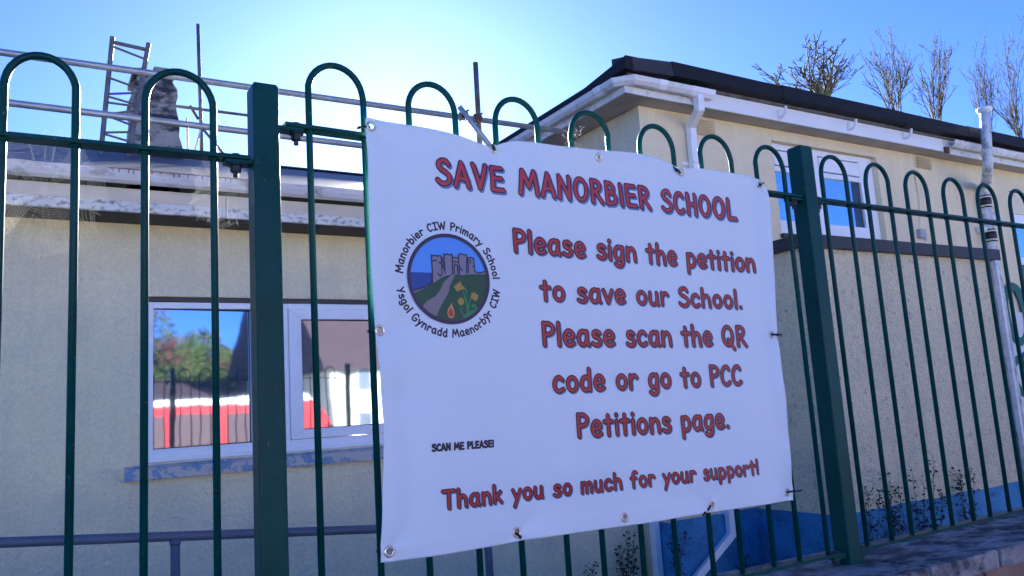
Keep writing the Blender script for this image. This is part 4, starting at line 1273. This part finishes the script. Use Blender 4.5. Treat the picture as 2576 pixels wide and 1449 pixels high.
# lattice ladder beam
YL = 9.3
lb = thing('lattice_beam', 'leaning scaffold lattice beam with zigzag bracing beside the chimney', 'scaffold', P(280, 360, YL))
la, la2 = P(283, 93, YL), P(257, 352, YL); ra, ra2 = P(374, 109, YL), P(330, 352, YL)
for p, q in ((la, la2), (ra, ra2)):
    d = q - p; q2 = p + d * ((p.z - zroof(YL) + .05) / -d.z)
    MB().tube([p, q2], .0255, 12).build('chord', M_galvd, lb)
lerp = lambda p, q, t: p + (q - p) * t
MB().tube([lerp(la, la2, .05), lerp(ra, ra2, .07)], .021, 10).build('rung', M_galvd, lb)
zz = [(0, .09, 1, .17), (1, .27, 0, .31), (0, .40, 1, .48), (1, .52, 0, .56), (0, .58, 1, .645), (0, .64, 1, .66), (1, .70, 0, .76), (0, .76, 1, .86), (1, .92, 0, .93), (0, .94, 1, 1.02), (1, 1.12, 0, 1.10)]
for s0, t0_, s1, t1_ in zz:
    p = lerp(la, la2, t0_) if s0 == 0 else lerp(ra, ra2, t0_)
    q = lerp(la, la2, t1_) if s1 == 0 else lerp(ra, ra2, t1_)
    MB().tube([p, q], .013, 8).build('lacing', M_galvd, lb)
# scaffold behind the chimney
YX = 10.25
zx = zroof(YX) - .03


def foot(p, q, z): d = q - p; return p + d * ((z - p.z) / d.z)


tp_, bp_ = P(498, 61, YX), P(507, 372, YX)
tube_thing('scaffold_standard', 'thin tall scaffold pole standing behind the chimney', tp_, foot(tp_, bp_, zx), .022, M_galvd)
tube_thing('scaffold_rail', 'thin level scaffold tube running past the chimney', P(380, 259, YX - .05), P(690, 299, YX - .05), .019, M_galvd)
p, q = P(478, 266, YX), P(499, 300, YX)
tube_thing('scaffold_brace', 'short bent scaffold brace beside the thin tall pole', p, q, .017, M_rust)
p, q = P(505, 318, YX), P(555, 378, YX)
tube_thing('scaffold_brace', 'slanting scaffold tube going down to the roof beside the chimney', p, foot(p, q, zx), .017, M_galvd)
p, q = P(506, 322, YX - .04), P(490, 374, YX - .04)
tube_thing('scaffold_brace', 'pale scaffold tube leaning against the thin tall pole', p, foot(p, q, zx), .015, M_whited)
p, q = P(470, 316, YX - .1), P(472, 374, YX - .1)
tube_thing('scaffold_standard', 'short pale upright tube by the chimney foot', p + Vector((0, 0, .1)), foot(p, q, zx), .015, M_whited)

# ------------------------------------------------------------------ bare trees behind the taller block
def bare_tree(base, fork, top, spread, R, seed, label, stems):
    rnd = random.Random(seed)
    t = thing('bare_tree', label, 'tree', base, 'bare trees behind the school')
    tr_ = MB(); cr = MB()
    tr_.tube([base - Vector((0, 0, .1)), base.lerp(fork, .5) + Vector((rnd.uniform(-.1, .1), 0, 0)), fork, fork + Vector((0, 0, .35))], [.19, .15, .10, .06], 10)
    tr_.build('trunk', M_bark, t, smooth=True)

    def branch(p, d, ln, r, depth, lift):
        n_ = max(4, int(ln / .13)); pts = [p]; rs = [r]; dd = d.normalized()
        for i in range(n_):
            dd = (dd + Vector((rnd.gauss(0, .13), rnd.gauss(0, .13), lift + rnd.gauss(0, .07)))).normalized()
            p = p + dd * ln / n_; pts.append(p); rs.append(max(.0095, r * (1 - .72 * (i + 1) / n_)))
        cr.tube(pts, rs, 6 if r > .025 else 4, caps=False)
        if depth == 0: return
        for i in range({2: 7, 1: 4}[depth]):
            f = rnd.uniform(.12, .92); ii = min(len(pts) - 2, int(f * (len(pts) - 1)))
            ax = (pts[ii + 1] - pts[ii]).normalized()
            sd = Vector((rnd.gauss(0, 1), rnd.gauss(0, 1), rnd.uniform(-.3, .4))).normalized()
            branch(pts[ii], (ax * .8 + sd * rnd.uniform(.45, .8)).normalized(), ln * rnd.uniform(.26, .5) * (1.15 - .6 * f), rs[ii] * rnd.uniform(.55, .75), depth - 1, .07)
    Ls = top - fork.z
    for i in range(stems):
        an = 2 * math.pi * (i + rnd.uniform(-.3, .3)) / stems; sp_ = spread * rnd.uniform(.25, 1.0)
        branch(fork + Vector((0, 0, rnd.uniform(-.15, .25))), Vector((math.cos(an) * sp_, math.sin(an) * sp_, 1)), Ls * rnd.uniform(.72, 1.02), rnd.uniform(.026, .042), 2, .06)
    zm = max(v[2] for v in cr.v); xs_ = sorted(abs(v[0] - base.x) for v in cr.v); xr_ = xs_[int(len(xs_) * .997)]
    kz, kx = (top - fork.z) / (zm - fork.z), R / xr_
    cr.v = [(base.x + (v[0] - base.x) * kx, base.y + (v[1] - base.y) * kx, fork.z + (v[2] - fork.z) * kz) for v in cr.v]
    cr.build('crown', M_bark, t, smooth=True)
    return t


trees = [(2066, 96, 246, 15.5, .55, 1.15, 47, 'low rounded bare tree with fine upright twigs, nearest the roof corner', 11), (2252, 48, 286, 15.8, .50, 1.05, 52, 'tall narrow bare tree with a thick forked stem behind the roof', 10),
         (2362, 96, 309, 16.2, .45, .92, 53, 'bare tree with mossy stems beside the vent stack', 10), (2486, 76, 336, 15.6, .45, .80, 54, 'bare tree partly hidden by the vent stack cowl', 10), (2570, 70, 356, 15.2, .5, .95, 55, 'bare tree beyond the vent stack', 10)]
for tx, ty, rl, ty_, spd, R_, sd, lab, ns in trees:
    fk = P(tx + 6, rl + 40, ty_)
    bare_tree(Vector((fk.x, ty_, ZY)), fk, P(tx, ty, ty_).z, spd, R_, sd, lab, ns)

# ------------------------------------------------------------------ dead weeds
def weed(x, y, h, seed, label, lean=0.0, leafy=14):
    rnd = random.Random(seed); mb = MB()
    for s in range(rnd.randint(3, 5)):
        p = Vector((x + rnd.uniform(-.04, .04), y + rnd.uniform(-.03, .03), ZY)); pts = [p]; hh = h * rnd.uniform(.7, 1.0)
        d = Vector((lean + rnd.uniform(-.08, .08), rnd.uniform(-.05, .05), 1))
        for i in range(9):
            d = (d + Vector((rnd.gauss(0, .05), rnd.gauss(0, .04), .0))).normalized(); p = p + d * hh / 9; pts.append(p)
        mb.tube(pts, [.0045 - .003 * i / 9 for i in range(10)], 4)
        for i in range(leafy * 2):
            f = rnd.uniform(.15, 1) ** .7; ii = min(8, int(f * 9)); q_ = pts[ii].lerp(pts[ii + 1], rnd.random())
            e = q_ + Vector((rnd.gauss(0, .035), rnd.gauss(0, .02), rnd.uniform(.0, .06)))
            mb.tube([q_, e], .0012, 3, caps=False)
            for k_ in range(2):
                n1 = Vector((rnd.gauss(0, 1), rnd.gauss(0, 1), rnd.gauss(0, 1))).normalized(); n2 = n1.orthogonal().normalized()
                sz = rnd.uniform(.005, .013); c_ = e + n1 * .006
                mb.add([c_ - n1 * sz * 1.6, c_ + n2 * sz, c_ + n1 * sz * 1.6, c_ - n2 * sz], [(0, 1, 2, 3)])
    o = mb.build('dead_weed', M_weed, None, fix=False)
    return tag(o, label, 'weed', 'dead weeds along the walls')


yw_ = YA - .1
for px_, py_, sd, lab in ((2188, 1228, 1, 'leafy dead weed against the blue plinth, next to the fence post'), (2232, 1170, 2, 'tall dead weed with clustered seed heads against the annex plinth'),
                          (2250, 1165, 3, 'forked dead weed close behind the one with clustered seed heads'), (2296, 1140, 4, 'tallest single stemmed dead weed before the annex wall'), (2330, 1215, 6, 'thin dead weed against the annex wall right of the tallest stem'),
                          (2428, 1160, 5, 'thin dead weed further along the annex wall'), (2210, 1290, 8, 'short sprawling dead weed at the foot of the annex plinth')):
    c = P(px_, py_, yw_); low = P(px_ + 30, 1380, yw_)
    weed(c.x, yw_, c.z - ZY, sd, lab, 0, 16)
for px_, py_, yy_, sd, lab in ((1562, 1330, YW - .1, 11, 'wiry dead weed climbing the cream wall below the banner'), (1584, 1350, YW - .12, 12, 'dark stalked dead weed in the nook beside the white pipe'), (1700, 1330, YT - .1, 13, 'straggling dead weed before the blue plinth near the downpipe'),
                               (1480, 1420, YW - .1, 14, 'low thin weed sprig by the cream wall under the banner'), (1875, 1390, YT - .12, 15, 'pale tufted weed beside the downpipe bend')):
    c = P(px_, py_, yy_)
    weed(c.x, yy_, max(.2, c.z - ZY), sd, lab, 0, 10)

# ------------------------------------------------------------------ across the street (seen mirrored in the windows)
van = thing('minibus', 'red minibus with a white roof parked in the street, mirrored in the window', 'minibus', (1.6, -5.0, 0))
bx0, bx1, by0, by1 = 1.6, 7.4, -6.0, -4.1
MB().prism([(bx0, .42), (bx1 - .1, .42), (bx1, .62), (bx1, 1.0), (bx1 - .55, 1.25), (bx1 - 1.15, 2.12), (bx0 + .12, 2.12), (bx0, 1.9)], 'y', by0, by1).build('body', M_red, van, bevel=.06)
MB().prism([(bx0 + .1, 2.121), (bx1 - 1.15, 2.121), (bx1 - 1.3, 2.27), (bx0 + .22, 2.27)], 'y', by0 + .04, by1 - .04).build('roof', M_white, van, bevel=.05)
for i in range(4):
    xa = bx0 + .25 + i * 1.05
    MB().box(xa, xa + .9, by1 - .01, by1 + .008, 1.3, 1.95).build('window', M_wglass, van, bevel=.02)
for xx in (bx0 + .9, bx1 - 1.0):
    for yy in (by0 + .1, by1 - .12):
        w_ = MB().tube([(xx, yy - .1, .36), (xx, yy + .1, .36)], .36, 22).build('wheel', M_tyre, van)
        MB().tube([(xx, yy - .112, .36), (xx, yy + .112, .36)], .21, 16).build('rim', M_galv, w_)
house = thing('street_house', 'white rendered house with purple slate roof across the street', 'house', (18, -24, 0))
MB().box(14.1, 26, -30, -22, 0, 4.0).build('wall', M_house, house)
MB().prism([(-30.4, 3.95), (-21.6, 3.95), (-26, 8.4)], 'x', 13.7, 26.4).build('roof', M_roofred, house)
for xx in (15.3, 18.6, 22):
    for zz_ in (1.0, 2.9):
        f_ = MB().box(xx, xx + .8, -22.03, -21.97, zz_, zz_ + 1.1).build('window', M_white, house)
        MB().box(xx + .07, xx + .73, -21.975, -21.96, zz_ + .07, zz_ + 1.03).build('pane', M_curtain, f_)
hall = thing('street_hall', 'long low hall with purple slate roof across the street', 'house', (0, -30, 0))
MB().box(-16, 13.2, -34, -26, 0, 3.2).build('wall', M_house, hall)
MB().prism([(-34.4, 3.15), (-25.6, 3.15), (-30, 4.2)], 'x', -16.4, 13.4).build('roof', M_roofred, hall)


def leafy_tree(x, y, h, r, seed, label, m_):
    rnd = random.Random(seed)
    t = thing('leafy_tree', label, 'tree', (x, y, 0), 'trees across the street')
    MB().tube([(x, y, -.1), (x + .1, y, h * .3), (x, y, h * .6)], [.3, .22, .1], 8).build('trunk', M_bark, t, smooth=True)
    mb = MB()
    cl = [(x + rnd.gauss(0, r * .5), y + rnd.gauss(0, r * .5), h - r * .9 + rnd.gauss(0, r * .42), rnd.uniform(.3, .55) * r) for _ in range(26)]
    for _ in range(11000):
        c_ = rnd.choice(cl); d = Vector((rnd.gauss(0, 1), rnd.gauss(0, 1), rnd.gauss(0, 1))).normalized() * c_[3] * rnd.uniform(.6, 1.05)
        q_ = Vector(c_[:3]) + d; n1 = Vector((rnd.gauss(0, 1), rnd.gauss(0, 1), rnd.gauss(0, 1))).normalized(); n2 = n1.orthogonal().normalized(); s = rnd.uniform(.08, .17)
        mb.add([q_ - n1 * s, q_ + n2 * s * .6, q_ + n1 * s, q_ - n2 * s * .6], [(0, 1, 2, 3)])
    mb.build('crown', m_, t, fix=False)


leafy_tree(14.0, -38, 7.4, 2.4, 31, 'rounded tree with green and maroon leaves behind the low hall', M_leaf)
leafy_tree(16.6, -39, 6.2, 1.5, 32, 'smaller leafy tree behind the low hall ridge', M_leaf)
